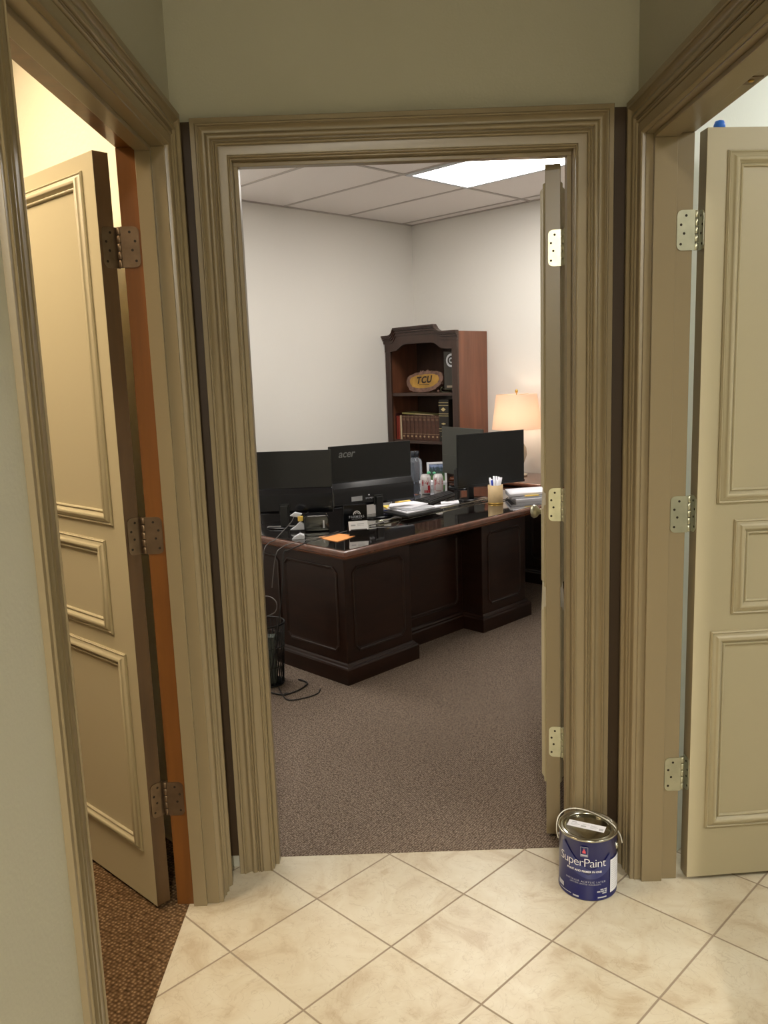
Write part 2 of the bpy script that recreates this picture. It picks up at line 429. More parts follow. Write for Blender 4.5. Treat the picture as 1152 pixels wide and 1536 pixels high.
# ------------------------------------------------------------------ office shell (u, v)
def obox(u0, u1, v0, v1, z0, z1): return MB().box(u0, u1, v0, v1, z0, z1)
struct(obox(1.38, 5.45, 4.905, 5.02, 0, HC), 'wall_office_left', WALLO, 'plain off-white left wall of the office', M=OM)
struct(obox(5.335, 5.45, 1.19, 4.905, 0, HC), 'wall_office_right', WALLO, 'off-white right wall of the office behind bookcase and lamp', M=OM)
mb = MB(); mb.box(1.27, 1.325, 2.1, 5.02, 0, HC, 0); mb.box(1.325, 1.38, 2.1, 5.02, 0, HC, 1)
struct(mb, 'wall_partition_left', [WALLW, WALLO], 'textured cream wall behind the open left door', M=OM)
mb = MB(); mb.box(2.25, 6.2, 1.07, 1.13, 0, HC, 0); mb.box(2.25, 6.2, 1.13, 1.19, 0, HC, 1)
struct(mb, 'wall_partition_right', [WALLC, WALLO], 'cool white wall behind the open right door', M=OM)
mb = MB(); mb.prism([(-0.6, 2.44), (0.79, 2.44), O2(5.45, 1.07), O2(5.45, 5.02), O2(1.27, 5.02)], HC, HC + 0.03, lambda a, b_, d: (a, b_, d))
struct(mb, 'ceiling', CEIL, 'suspended office ceiling of pale tiles')
mb = MB()
k = 0
for i in range(0, 7):
    u = 5.204 - 0.622 * i
    mb.box(u - 0.012, u + 0.012, 1.19, 4.905, HC - 0.004, HC + 0.001)
for i in range(-1, 3):
    v = 3.70 - 1.22 * i
    if v < 4.9: mb.box(1.38, 5.335, v - 0.012, v + 0.012, HC - 0.0045, HC + 0.001)
mb.box(1.38, 5.335, 4.88, 4.905, HC - 0.006, HC + 0.001); mb.box(5.31, 5.335, 1.19, 4.905, HC - 0.006, HC + 0.001)
struct(mb, 'trim_7', TBAR, 'metal grid of the suspended office ceiling', M=OM)

def light_panel(x0, x1, y0, y1, M, label, col, power, group=None):
    cx, cy = (x0 + x1) / 2, (y0 + y1) / 2
    t = thing('ceiling_light', label, 'ceiling light', (cx, cy, HC - 0.012), 0, group, M)
    f = MB()
    for a in ((x0, x1, y0, y0 + 0.03), (x0, x1, y1 - 0.03, y1), (x0, x0 + 0.03, y0 + 0.03, y1 - 0.03), (x1 - 0.03, x1, y0 + 0.03, y1 - 0.03)):
        f.box(*a, HC - 0.012, HC - 0.001)
    part(f, 'frame', WHITEP, t, M)
    d = MB(); d.box(x0 + 0.03, x1 - 0.03, y0 + 0.03, y1 - 0.03, HC - 0.009, HC - 0.003)
    part(d, 'diffuser', mat('lit_diffuser', (255, 255, 255), 0.5, emit=(col, power)), t, M)
    return t
OFF_C = (1.0, 0.955, 0.89)
light_panel(3.972, 4.57, 2.49, 3.69, OM, 'bright fluorescent ceiling panel above the office desk', OFF_C, 20.5)
light_panel(2.106, 2.704, 3.71, 4.88, OM, 'second fluorescent ceiling panel of the office, nearer the left wall', OFF_C, 19)

# ------------------------------------------------------------------ left and right rooms
mb = MB(); mb.box(-4.6, -4.5, -2.7, 4.5, 0, HC); mb.box(-4.6, -0.636, -2.8, -2.7, 0, HC); mb.box(-4.6, -2.5, 4.4, 4.5, 0, HC)
struct(mb, 'wall_left_room', WALLW, 'cream walls of the left room')
mb = MB(); mb.prism([(-4.6, -2.8), (-0.636, -2.8), (-0.636, 2.4), O2(1.27, 5.0), (-4.6, 4.5)], HC, HC + 0.03, lambda a, b_, d: (a, b_, d))
struct(mb, 'ceiling', CEIL, 'ceiling of the left room')
mb = MB(); mb.box(4.5, 4.6, -2.7, 6.3, 0, HC); mb.box(0.828, 4.6, -2.8, -2.7, 0, HC)
struct(mb, 'wall_right_room', WALLC, 'white walls of the right room')
mb = MB(); mb.prism([(0.828, -2.8), (4.6, -2.8), (4.6, 6.2), (0.86, 2.46), (0.828, 2.4)], HC, HC + 0.03, lambda a, b_, d: (a, b_, d))
struct(mb, 'ceiling', CEIL, 'ceiling of the right room')
light_panel(-1.9, -1.3, 1.3, 2.5, I4, 'warm ceiling panel of the left room', (1.0, 0.80, 0.55), 29)
light_panel(2.0, 2.6, 2.2, 3.4, I4, 'cool white ceiling panel of the right room', (1.0, 1.0, 0.93), 14)
light_panel(1.9, 2.5, 0.0, 1.2, I4, 'second white ceiling panel of the right room, nearer its doorway', (1.0, 0.98, 0.9), 28)
BASEP = [(0, 0), (0.014, 0), (0.014, 0.055), (0.011, 0.06), (0.013, 0.066), (0.011, 0.078), (0.006, 0.086), (0.008, 0.092), (0.004, 0.1), (0, 0.1)]
mb = MB(); mb.prism(BASEP, 2.36, 5.6, lambda a, b_, d: (d, 1.07 - a, b_))
struct(mb, 'baseboard_right_room', mat('white_grey_baseboard', (190, 184, 168), 0.4), 'grey moulded baseboard behind the right door', M=OM)
mb = MB(); mb.prism(BASEP, 1.38, 4.12, lambda a, b_, d: (5.335 - a, d, b_))
mb2 = MB(); mb2.prism(BASEP, 1.39, 5.33, lambda a, b_, d: (d, 4.905 - a, b_))
struct(mb, 'baseboard_office_right', WALLO, 'office baseboard', M=OM)
struct(mb2, 'baseboard_office_left', WALLO, 'office baseboard on the left wall', M=OM)

# ------------------------------------------------------------------ doors
MOULD = [(0, 0), (0.0, 0.004)] + arc(0.001, 0.007, 0.004, 0.003, 4) + [(0.008, 0.005), (0.011, 0.006), (0.016, 0.0115)] + arc(0.0165, 0.027, 0.012, 0.003, 5) + [(0.028, 0.0095), (0.033, 0.006), (0.034, 0.004), (0.0345, 0.006)] + arc(0.035, 0.041, 0.0055, 0.0025, 4) + [(0.042, 0)]
LW, LH = 0.915, 2.083
PANELS = [(0.056, LW - 0.056, 1.122, 2.043), (0.107, LW - 0.107, 0.805, 1.076), (0.05, LW - 0.05, 0.157, 0.757)]
def make_door(n, label, x, y, ang, edge_m, hinge_m, LH=LH):
    W = Matrix.Translation((x, y, 0.012)) @ Matrix.Rotation(ang, 4, 'Z')
    sg = 1 if n == 3 else -1
    mb = MB()
    y0, y1 = (0, 0.044) if sg > 0 else (-0.044, 0)
    mb.box(0.0, LW, y0, y1, 0, LH)
    for f in mb.bm.faces:
        c = f.calc_center_median()
        if c.x < 0.001: f.material_index = 1
    o = D.objects.new('door_%d' % n, None); C.objects.link(o); o.matrix_basis = W; WM[o] = W
    o['kind'] = 'structure'; o['label'] = label
    lf = part(mb, 'door_leaf', [PAINTD, edge_m], o, W, bevel=0.0015)
    for s in (0, 1):
        for q in PANELS:
            m = MB()
            yy = (y0 if s == 0 else y1); dr = -1 if s == 0 else 1
            ring_sweep(m, rect(*q), MOULD, lambda a, b_, d: (a, yy + dr * d, b_))
            part(m, 'panel_moulding', PAINTD, lf, W, crease=0.7)
    # lever-less face; knob near the free edge
    kn = MB()
    for dr, yy in ((-1, y0), (1, y1)):
        K = Matrix.Translation((LW - 0.07, yy, 0.93)) @ Matrix.Rotation(dr * -PI / 2, 4, 'X')
        t = MB(); t.lathe([(0.0, 0), (0.03, 0), (0.03, 0.006), (0.012, 0.012), (0.011, 0.03), (0.024, 0.04), (0.028, 0.052), (0.02, 0.064), (0.0, 0.067)], n=24, caps=False)
        for f in t.bm.faces: pass
        me = D.meshes.new('k'); t.bm.to_mesh(me); t.bm.free(); kn.mesh(me, lambda co: K @ co)
    part(kn, 'door_knob', NICKEL, o, W, smooth=True)
    return o, W

def rplate(w, h, r):
    """plate outline with two rounded far corners: x 0..w, z -h/2..h/2"""
    p = [(0, -h / 2)]
    for i in range(6): a = -PI / 2 + PI / 2 * i / 5; p.append((w - r + r * math.cos(a), -h / 2 + r + r * math.sin(a)))
    for i in range(6): a = PI / 2 * i / 5; p.append((w - r + r * math.cos(a), h / 2 - r + r * math.sin(a)))
    p.append((0, h / 2)); return p

def hinge(door, zc, pin, pl_dir, pl_n, pj_dir, pj_n, m, wl=0.036, wj=0.036):
    """pin (x, y) world; leaf plate runs from pin along pl_dir with normal pl_n, same for the jamb plate"""
    H = 0.102
    mb = MB()
    def put(o2, d, nrm, w, start):
        d = Vector((d[0], d[1], 0)).normalized(); nn = Vector((nrm[0], nrm[1], 0)).normalized(); o3 = Vector((o2[0], o2[1], zc))
        fn = lambda a, b_, t: o3 + d * (a + start) + nn * t + Vector((0, 0, b_))
        mb.prism(rplate(w, H, 0.014), 0, 0.0022, fn, 0)
        for fx, fz in ((0.5, 0.037), (0.78, 0.014), (0.5 + 0.1, -0.008), (0.78, -0.035)):
            c = [(w * fx + 0.0035 * math.cos(a * PI / 4), fz + 0.0035 * math.sin(a * PI / 4)) for a in range(8)]
            mb.prism(c, 0.0022, 0.0027, fn, 1)
    put(pl_dir[1], pl_dir[0], pl_n, wl, 0)
    put(pj_dir[1], pj_dir[0], pj_n, wj, 0)
    o = part(mb, 'hinge', [m, HOLE], door)
    for i in range(5):
        z0 = -H / 2 + i * H / 5
        k = MB(); k.lathe([(0.0055, 0.0008), (0.0066, 0.002), (0.0066, H / 5 - 0.002), (0.0055, H / 5 - 0.0008)], pin[0], pin[1], 16, 0, zc + z0)
        part(k, 'knuckle', m, o)
    return o
HZ = [1.862, 1.106, 0.335]

# middle door, opened into the office, seen edge-on
d1, W1 = make_door(1, 'taupe panelled door of the middle doorway, swung into the office and seen edge-on', 0.492, 2.502, math.radians(78.6), PAINT, NICKEL)
# left door, opened flat towards the cream wall
d2, W2 = make_door(2, 'cream lit panelled door standing open in the left doorway', -0.702, 2.187, math.radians(137.5), EDGEW, BRONZE)
# right door
d3, W3 = make_door(3, 'taupe panelled door standing open in the right doorway', 0.857, 2.242, math.radians(4.0), PAINT, NICKEL, 2.099)
def W2p(W, x, y):
    p = W @ Vector((x, y, 0)); return (p.x, p.y)
def dirw(W, x, y):
    p = W.to_3x3() @ Vector((x, y, 0)); return (p.x, p.y)
for z in HZ:
    pin = W2p(W1, -0.004, -0.0515)
    hinge(d1, z, pin, (dirw(W1, 0, 1), W2p(W1, -0.0002, -0.0455)), dirw(W1, -1, 0), ((0, -1), (0.5425, 2.476)), (-1, 0), NICKEL, 0.037, 0.03)
for z in HZ:
    pin = W2p(W2, -0.010, -0.0535)
    pin = (-0.6595, 2.216)
    hinge(d2, z, pin, (dirw(W2, 0, 1), W2p(W2, -0.0002, -0.053)), dirw(W2, -1, 0), ((1, 0), (-0.654, 2.2115)), (0, -1), BRONZE, 0.046, 0.046)
for z in HZ:
    pin = (0.842, 2.263)
    hinge(d3, z, pin, (dirw(W3, 0, -1), W2p(W3, -0.0002, 0.036)), dirw(W3, -1, 0), ((-1, 0), (0.836, 2.2565)), (0, -1), NICKEL, 0.033, 0.047)
mb = MB(); mb.lathe([(0.012, 0), (0.0145, 0.004), (0.0145, 0.011), (0.011, 0.02), (0.0, 0.0235)], 0.897, 2.267, 20, 0, 0.012 + 2.099)
tag(part(mb, 'plastic_cap', BLUEB), 'small rounded bright blue plastic cap on top of the right door', 'cap')

# ------------------------------------------------------------------ paint can
CX, CY, CR, CH = 0.563, 2.245, 0.0845, 0.190
can = thing('paint_can', 'dark blue gallon paint can with wire handle on the tile floor', 'paint can', (CX, CY, 0))
mb = MB(); mb.lathe([(CR - 0.002, 0), (CR, 0.003), (CR, 0.006), (CR - 0.0015, 0.008), (CR - 0.0015, CH - 0.008), (CR, CH - 0.006)], CX, CY, 72)
part(mb, 'can_body', NAVY, can)
mb = MB(); mb.lathe([(CR - 0.001, CH - 0.0075), (CR + 0.0015, CH - 0.005), (CR + 0.0015, CH - 0.001), (CR, CH), (CR - 0.004, CH), (CR - 0.0055, CH - 0.004), (CR - 0.009, CH - 0.0045), (CR - 0.011, CH - 0.001), (CR - 0.013, CH - 0.001), (CR - 0.014, CH - 0.005)], CX, CY, 72, caps=False)
part(mb, 'rim', STEEL, can, smooth=True)
mb = MB(); mb.lathe([(CR - 0.0135, CH - 0.0045), (CR - 0.016, CH - 0.0055), (CR - 0.022, CH - 0.005), (CR - 0.024, CH - 0.0035), (0.02, CH - 0.003), (0, CH - 0.003)], CX, CY, 72, caps=False)
lid = part(mb, 'lid', LIDM, can, smooth=True)
mb = MB()
Ml = Matrix.Translation((CX - 0.004, CY - 0.001, CH - 0.0028)) @ Matrix.Rotation(math.radians(-27), 4, 'Z')
mb.box(-0.054, 0.054, -0.0165, 0.0165, 0, 0.0006, 0, Ml)
for (a0, a1, b0, b1) in ((-0.045, -0.03, 0.006, 0.010), (-0.045, -0.02, -0.002, 0.0), (-0.045, -0.025, -0.008, -0.006), (-0.015, 0.0, -0.010, -0.002), (-0.012, 0.008, 0.004, 0.006), (0.012, 0.03, 0.004, 0.006), (0.012, 0.034, -0.002, 0.0), (0.012, 0.03, -0.008, -0.006), (0.038, 0.05, -0.012, -0.001)):
    mb.box(a0, a1, b0, b1, 0.0006, 0.0008, 1, Ml)
part(mb, 'lid_label', [PAPER, PAPERG], lid)
mb = MB()
# wire handle, fixed at the ears left and right, lying back over the lid
ear = []
pts = []
for x, y, z in ((-1.02, 0.05, 0.150), (-1.06, 0.12, 0.175), (-0.98, 0.28, 0.202), (-0.70, 0.48, 0.216), (-0.3, 0.52, 0.219), (0.15, 0.36, 0.215), (0.55, 0.08, 0.207), (0.85, -0.16, 0.194), (1.03, -0.30, 0.172), (1.10, -0.36, 0.148)):
    pts.append((CX + x * CR, CY + y * CR, z))
mb.tube(pts, 0.0019, 8, smooth_steps=5)
part(mb, 'wire_handle', mat('pale_wire', (206, 202, 190), 0.35, 0.5), can)
mb = MB()
for sgn in (-1, 1):
    a = math.radians(-22) + (PI if sgn < 0 else 0)
    K = Matrix.Translation((CX + (CR - 0.002) * math.cos(a), CY + (CR - 0.002) * math.sin(a), 0.142)) @ Matrix.Rotation(a, 4, 'Z') @ Matrix.Rotation(PI / 2, 4, 'Y')
    t = MB(); t.lathe([(0.011, 0), (0.011, 0.002), (0.005, 0.005), (0.0, 0.006)], n=20, caps=False); me = D.meshes.new('e'); t.bm.to_mesh(me); t.bm.free()
    mb = MB(); mb.mesh(me, lambda co: K @ co)
    part(mb, 'handle_ear', STEEL, can, smooth=True)
# label print bent round the can; angle 0 faces the camera side
TH0 = math.radians(-90 - 13)
def on_can(s, z, r=0.0): 
    th = TH0 + s / CR
    return Vector((CX + (CR + r) * math.cos(th), CY + (CR + r) * math.sin(th), z))
def bent_text(s, size, sc, zc, m_, name, spacing=1.0, shear=0, r=0.0008, align='CENTER', off=0.0):
    me = text_mesh(s, size, spacing=spacing, shear=shear, align=align, offset=off)
    mb = MB(); mb.mesh(me, lambda co: on_can(sc + co.x, zc + co.y, r))
    return part(mb, name, m_, can, recalc=False)
def bent_patch(mb, poly_fn, s0, s1, r, mi=0, n=24):
    """poly_fn(s) -> (z_low, z_high)"""
    prev = None
    for i in range(n + 1):
        s = s0 + (s1 - s0) * i / n; lo, hi = poly_fn(s)
        cur = (mb.bm.verts.new(on_can(s, lo, r)), mb.bm.verts.new(on_can(s, hi, r)))
        if prev: mb.bm.faces.new([prev[0], cur[0], cur[1], prev[1]]).material_index = mi
        prev = cur
bent_text('SuperPaint', 0.0375, -0.019, 0.119, WHITE, 'brand_lettering', 0.90, off=-0.0005)
bent_text('PAINT AND PRIMER IN ONE', 0.0082, -0.012, 0.0925, WHITE, 'label_lettering', 1.0, off=0.0002)
bent_text('INTERIOR ACRYLIC LATEX', 0.0082, -0.008, 0.060, LGREY, 'label_lettering', 1.25)
bent_text('LIFETIME LIMITED WARRANTY', 0.0062, -0.008, 0.0525, LGREY, 'label_lettering', 1.1)
mb = MB()
bent_patch(mb, lambda s: (0.070 + 0.050 * (abs(s - 0.008) / 0.08) ** 2, min(0.165, 0.098 + 0.068 * (abs(s - 0.008) / 0.08) ** 1.4)), -0.085, 0.0685, 0.0003, 0, 40)
part(mb, 'swoosh', NAVYL, can, recalc=False)
mb = MB()
bent_patch(mb, lambda s: (0.082 + 0.0095 * abs(s) / 0.02, 0.0935), -0.02, 0.02, 0.00045)
part(mb, 'arrow_mark', NAVYD, can, recalc=False)
mb = MB()
bent_patch(mb, lambda s: (0.138, 0.168), -0.022, -0.0005, 0.0004, 0, 4)
bent_patch(mb, lambda s: (0.139, 0.167), -0.0213, -0.0012, 0.0006, 1, 4)
bent_patch(mb, lambda s: (0.1405, 0.1455), -0.0205, -0.002, 0.0008, 0, 4)
bent_patch(mb, lambda s: (0.149, 0.156), -0.016, -0.007, 0.0008, 2, 4)
bent_patch(mb, lambda s: (0.156, 0.161), -0.0135, -0.0095, 0.0008, 2, 4)
bent_patch(mb, lambda s: (0.1625, 0.1645), -0.0125, -0.0105, 0.0008, 0, 4)
part(mb, 'brand_badge', [LGREY, NAVY, PINK], can, recalc=False)
mb = MB()
bent_patch(mb, lambda s: (0.018, 0.120), 0.070, 0.128, 0.0005, 0, 16)
for i in range(14):
    z = 0.112 - i * 0.0065
    bent_patch(mb, lambda s: (z, z + 0.0012), 0.075, 0.112 - (i % 4) * 0.006, 0.0007, 1, 8)
part(mb, 'side_label', [PAPER, PAPERG], can, recalc=False)
mb = MB()
bent_patch(mb, lambda s: (0.020, 0.034), -0.104, -0.078, 0.0005, 0, 6)
bent_patch(mb, lambda s: (0.012, 0.014), -0.096, -0.05, 0.0005, 0, 6)
part(mb, 'fine_print', LGREY, can, recalc=False)
mb = MB(); bent_patch(mb, lambda s: (0.008, 0.013), -0.044, -0.026, 0.0005, 0, 4); part(mb, 'fine_print', LGREY, can, recalc=False)
mb = MB(); bent_patch(mb, lambda s: (0.0095, 0.0137), 0.028, 0.056, 0.0005, 0, 4); part(mb, 'fine_print', LGREY, can, recalc=False)
mb = MB()
for (a, b_, z) in ((0.036, 0.046, 0.034), (0.048, 0.057, 0.034), (0.026, 0.036, 0.028), (0.038, 0.048, 0.028), (0.050, 0.057, 0.028), (0.042, 0.056, 0.022)):
    bent_patch(mb, lambda s: (z, z + 0.0042), a, b_, 0.0005, 0, 4)
part(mb, 'volume_print', LGREY, can, recalc=False)

# ------------------------------------------------------------------ desk
ZT = 0.69
desk = thing('executive_desk', 'large dark mahogany executive desk with black glass top and side return', 'desk', (3.4, 3.35, 0.002), M=OM)
mb = MB()
LSH = [(2.585, 2.872), (4.79, 2.872), (4.79, 4.6), (4.17, 4.6), (4.17, 3.84), (2.585, 3.84)]
def inset(poly, k):
    out = []; n = len(poly)
    for i in range(n):
        p0 = Vector(poly[i - 1]); p = Vector(poly[i]); p1 = Vector(poly[(i + 1) % n])
        e0 = (p - p0).normalized(); e1 = (p1 - p).normalized()
        q = p + Vector((-e0.y, e0.x)) * k + Vector((-e1.y, e1.x)) * k
        out.append((q.x, q.y))
    return out
EP = [(0.022, 0.640), (0.012, 0.643), (0.006, 0.650), (0.004, 0.656), (0.0, 0.662), (0.0, 0.676), (0.003, 0.683), (0.008, 0.6875), (0.014, 0.6885)]
rings = [[mb.bm.verts.new((x, y, z)) for x, y in inset(LSH, k)] for k, z in EP]
for a, b_ in zip(rings, rings[1:]):
    for i in range(6): mb.bm.faces.new([a[i], a[(i + 1) % 6], b_[(i + 1) % 6], b_[i]])
mb.bm.faces.new(rings[0][::-1]); mb.bm.faces.new(rings[-1])
part(mb, 'desktop', MAHOG2, desk, OM)
mb = MB(); mb.prism(inset(LSH, 0.018), 0.6878, ZT, lambda a, b_, d: (a, b_, d))
part(mb, 'glass_top', GLASST, desk, OM)
mb = MB()
Z1 = 0.642
mb.box(2.63, 3.10, 2.93, 3.80, 0.10, Z1)                # left pedestal
mb.box(3.10, 3.71, 3.08, 3.10, 0.10, Z1)                # modesty panel
mb.box(3.10, 3.71, 3.10, 3.80, 0.54, Z1)
part(mb, 'pedestal', MAHOG, desk, OM, bevel=0.004)
mb = MB(); mb.box(3.71, 4.14, 2.93, 3.80, 0.10, Z1)
part(mb, 'pedestal', MAHOG, desk, OM, bevel=0.004)
mb = MB(); mb.box(4.2, 4.76, 3.95, 4.58, 0.0, Z1)
part(mb, 'return_pedestal', MAHOG, desk, OM, bevel=0.004)
PL = [(0, 0), (0.026, 0), (0.026, 0.078), (0.022, 0.086), (0.014, 0.090), (0.010, 0.098), (0.004, 0.104), (0, 0.104)]
mb = MB()
def plinth_ring(mb, u0, u1, v0, v1):
    pts = [(u0, v0), (u1, v0), (u1, v1), (u0, v1)]
    rr = [[mb.bm.verts.new((x, y, z)) for x, y in inset(pts, -k)] for k, z in PL]
    for a, b_ in zip(rr, rr[1:]):
        for i in range(4): mb.bm.faces.new([a[i], a[(i + 1) % 4], b_[(i + 1) % 4], b_[i]])
plinth_ring(mb, 2.63, 3.10, 2.93, 3.80); plinth_ring(mb, 3.71, 4.14, 2.93, 3.80)
mb.prism(PL, 3.12, 3.69, lambda a, b_, d: (d, 3.08 - a, b_))
part(mb, 'plinth', MAHOG, desk, OM)
PM = [(0, 0), (0.001, 0.004), (0.005, 0.007), (0.010, 0.006), (0.013, 0.002), (0.018, 0.001), (0.02, 0)]
def wood_panel(par, poly, fn, name='panel_moulding', m_=MAHOG):
    mb = MB(); ring_sweep(mb, poly, PM, fn); return part(mb, name, m_, par, OM, smooth=False)
wood_panel(desk, clipped(2.98, 3.40, 0.15, 0.59, 0.03), lambda a, b_, d: (2.63 - d, a, b_))
wood_panel(desk, clipped(3.44, 3.76, 0.15, 0.59, 0.03), lambda a, b_, d: (2.63 - d, a, b_))
wood_panel(desk, clipped(2.68, 3.05, 0.15, 0.59, 0.03), lambda a, b_, d: (a, 2.93 - d, b_))
wood_panel(desk, clipped(3.14, 3.67, 0.15, 0.59, 0.03), lambda a, b_, d: (a, 3.08 - d, b_))
wood_panel(desk, clipped(3.76, 4.09, 0.15, 0.59, 0.03), lambda a, b_, d: (a, 2.93 - d, b_))

cred = thing('credenza', 'low dark wood credenza along the right office wall, under the lamp', 'cabinet', (5.05, 3.2, 0.002), M=OM)
mb = MB(); mb.box(4.84, 5.32, 2.30, 4.08, 0.0, 0.69); part(mb, 'body', MAHOG, cred, OM, bevel=0.003)
mb = MB(); mb.prism([(0, 0.69), (0.512, 0.69), (0.525, 0.697), (0.528, 0.707), (0.522, 0.716), (0.510, 0.722), (0, 0.722)], 2.27, 4.10, lambda a, b_, d: (5.33 - a, d, b_)); part(mb, 'top', MAHOG2, cred, OM)
mb = MB(); mb.prism(PL, 2.29, 4.09, lambda a, b_, d: (4.84 - a, d, b_)); part(mb, 'plinth', MAHOG, cred, OM)
for a0, a1 in ((2.36, 2.90), (2.92, 3.40), (3.45, 4.03)):
    mb = MB(); mb.box(4.828, 4.842, a0, a1, 0.125, 0.68); dr = part(mb, 'door', MAHOG, cred, OM, bevel=0.003)
    wood_panel(dr, clipped(a0 + 0.04, a1 - 0.04, 0.18, 0.63, 0.03), lambda a, b_, d: (4.828 - d, a, b_), 'door_moulding')

# ------------------------------------------------------------------ bookcase
bk = thing('bookcase', 'tall brown wooden bookcase with scalloped crown in the office corner', 'bookcase', (5.14, 4.51, 0.002), M=OM)
V0, V1, UF, UB = 4.125, 4.895, 4.965, 5.33
mb = MB(); mb.box(UF + 0.012, UB, V0, V0 + 0.022, 0.0, 1.826); part(mb, 'side_panel', CASEW, bk, OM, bevel=0.002)
mb = MB(); mb.box(UF + 0.012, UB, V1 - 0.022, V1, 0.0, 1.826); part(mb, 'side_panel', CASEW, bk, OM, bevel=0.002)
mb = MB(); mb.box(UB - 0.012, UB - 0.002, V0 + 0.022, V1 - 0.022, 0.05, 1.82); part(mb, 'back_panel', CASED, bk, OM)
mb = MB(); mb.box(UF + 0.02, UB - 0.002, V0 + 0.022, V1 - 0.022, 1.80, 1.825); part(mb, 'top_panel', CASED, bk, OM)
for zz in (0.10, 0.40, 0.66, 0.974, 1.360):
    mb = MB(); mb.box(UF + 0.008, UB - 0.013, V0 + 0.022, V1 - 0.022, zz - 0.026, zz); part(mb, 'shelf', CASED, bk, OM, bevel=0.004)
for a0, a1 in ((V0, V0 + 0.058), (V1 - 0.055, V1)):
    mb = MB(); mb.box(UF - 0.006, UF + 0.014, a0, a1, 0.0, 1.80); part(mb, 'face_stile', CASED, bk, OM, bevel=0.003)
mb = MB(); mb.box(UF - 0.02, UF + 0.005, V0, V1, 0.0, 0.09); part(mb, 'plinth', CASED, bk, OM, bevel=0.004)
# arched valance
def smooth_poly(pts): return pts
val = [(V1 - 0.001, 1.83), (V1 - 0.001, 1.695), (4.862, 1.697), (4.80, 1.699), (4.765, 1.706), (4.735, 1.722), (4.71, 1.738), (4.68, 1.75), (4.64, 1.756), (4.40, 1.753), (4.36, 1.748), (4.335, 1.735), (4.31, 1.716), (4.28, 1.703), (4.24, 1.697), (V0 + 0.001, 1.695), (V0 + 0.001, 1.83)]
mb = MB(); mb.prism(val, UF - 0.010, UF + 0.010, lambda a, b_, d: (d, a, b_)); part(mb, 'arched_valance', CASED, bk, OM)
# scalloped crown, three stepped layers
def crown_outline(dz, e):
    top = [(V1 + 0.026 + e, 1.826 + dz), (4.825, 1.828 + dz), (4.805, 1.834 + dz), (4.79, 1.848 + dz), (4.78, 1.866 + dz), (4.77, 1.884 + dz), (4.335 - 0, 1.888 + dz), (4.325, 1.868 + dz), (4.305, 1.848 + dz), (4.285, 1.837 + dz), (4.26, 1.832 + dz), (V0 - 0.012 - e, 1.831 + dz)]
    return top
for dz, u0, u1, th in ((0.0, UF - 0.046, UF + 0.0, 0.012), (-0.012, UF - 0.036, UF + 0.0, 0.014), (-0.028, UF - 0.026, UF + 0.0, 0.014), (-0.044, UF - 0.017, UF + 0.0, 0.022)):
    top = crown_outline(dz, (UF - 0.0 - u0) * 0.0)
    low = [(a, b_ - th) for a, b_ in top][::-1]
    mb = MB()
    n = len(top)
    for i in range(n - 1):
        q = [top[i], top[i + 1], (top[i + 1][0], top[i + 1][1] - th), (top[i][0], top[i][1] - th)]
        mb.prism(q, u0, u1, lambda a, b_, d: (d, a, b_))
    part(mb, 'crown_moulding', CASED, bk, OM)
mb = MB()
tp = crown_outline(-0.012, 0)
for i in range(len(tp) - 1):
    mb.prism([tp[i], tp[i + 1], (tp[i + 1][0], 1.75), (tp[i][0], 1.75)], UF - 0.004, UF + 0.012, lambda a, b_, d: (d, min(max(a, V0), V1), b_))
part(mb, 'pediment', CASED, bk, OM)

# books
def book(v0, v1, h, m_, label, z=0.974, dep=0.15, uf=5.03, group=None, bands=None, bm_=GOLD, name='book', cat='book'):
    mb = MB()
    mb.box(uf + 0.004, uf + dep, v0 + 0.0008, v1 - 0.0008, z, z + h)
    # rounded spine
    n = 6; w = (v1 - v0) / 2 - 0.0008; c = (v0 + v1) / 2
    sp_ = [(c + w * math.cos(PI * i / n), uf + 0.004 - 0.006 * math.sin(PI * i / n)) for i in range(n + 1)]
    mb.prism(sp_, z, z + h, lambda a, b_, d: (b_, a, d))
    if bands:
        for (f0, f1, kind) in bands:
            if kind == 'band': mb.box(uf - 0.0035, uf + 0.004, v0 + 0.001, v1 - 0.001, z + h * f0, z + h * f1, 1)
            elif kind == 'diamond':
                zc = z + h * (f0 + f1) / 2; hh = h * (f1 - f0) / 2; ww = w * 0.5
                mb.prism([(c - ww, zc), (c, zc - hh), (c + ww, zc), (c, zc + hh)], uf - 0.0034, uf + 0.002, lambda a, b_, d: (d, a, b_), 1)
            else: mb.box(uf - 0.0032, uf + 0.002, c - w * 0.6, c + w * 0.6, z + h * f0, z + h * f1, 2)
    o = part(mb, name, [m_, bm_, mat('spine_patch', (104, 78, 60), 0.6)], None, OM, bevel=0.0008)
    tag(o, label, cat, group); return o
n = 9; va, vb = 4.800, 4.384
ordw = ['first', 'second', 'third', 'fourth', 'fifth', 'sixth', 'seventh', 'eighth', 'last']
for i in range(n):
    a1 = va - (va - vb) * i / n; a0 = va - (va - vb) * (i + 1) / n
    book(a0, a1, 0.203 - 0.001 * (i % 2), BROWNB, '%s of the nine matching brown volumes, counted from the red books' % ordw[i], group='matching brown volumes on the middle shelf', bands=[(0.78, 0.87, 'patch'), (0.10, 0.19, 'diamond'), (0.24, 0.25, 'band'), (0.93, 0.94, 'band')], bm_=mat('dull_gold_%d' % i, (172, 150, 116), 0.5, 0.3))
book(4.865, 4.872, 0.215, MAROON, 'thin dark maroon book at the left end of the shelf')
book(4.846, 4.8635, 0.195, REDB, 'red book beside the thin maroon book')
book(4.823, 4.845, 0.188, REDB, 'shorter red book, next to the cream spine')
book(4.802, 4.822, 0.20, CREAMB, 'narrow cream book between red book and brown volumes')
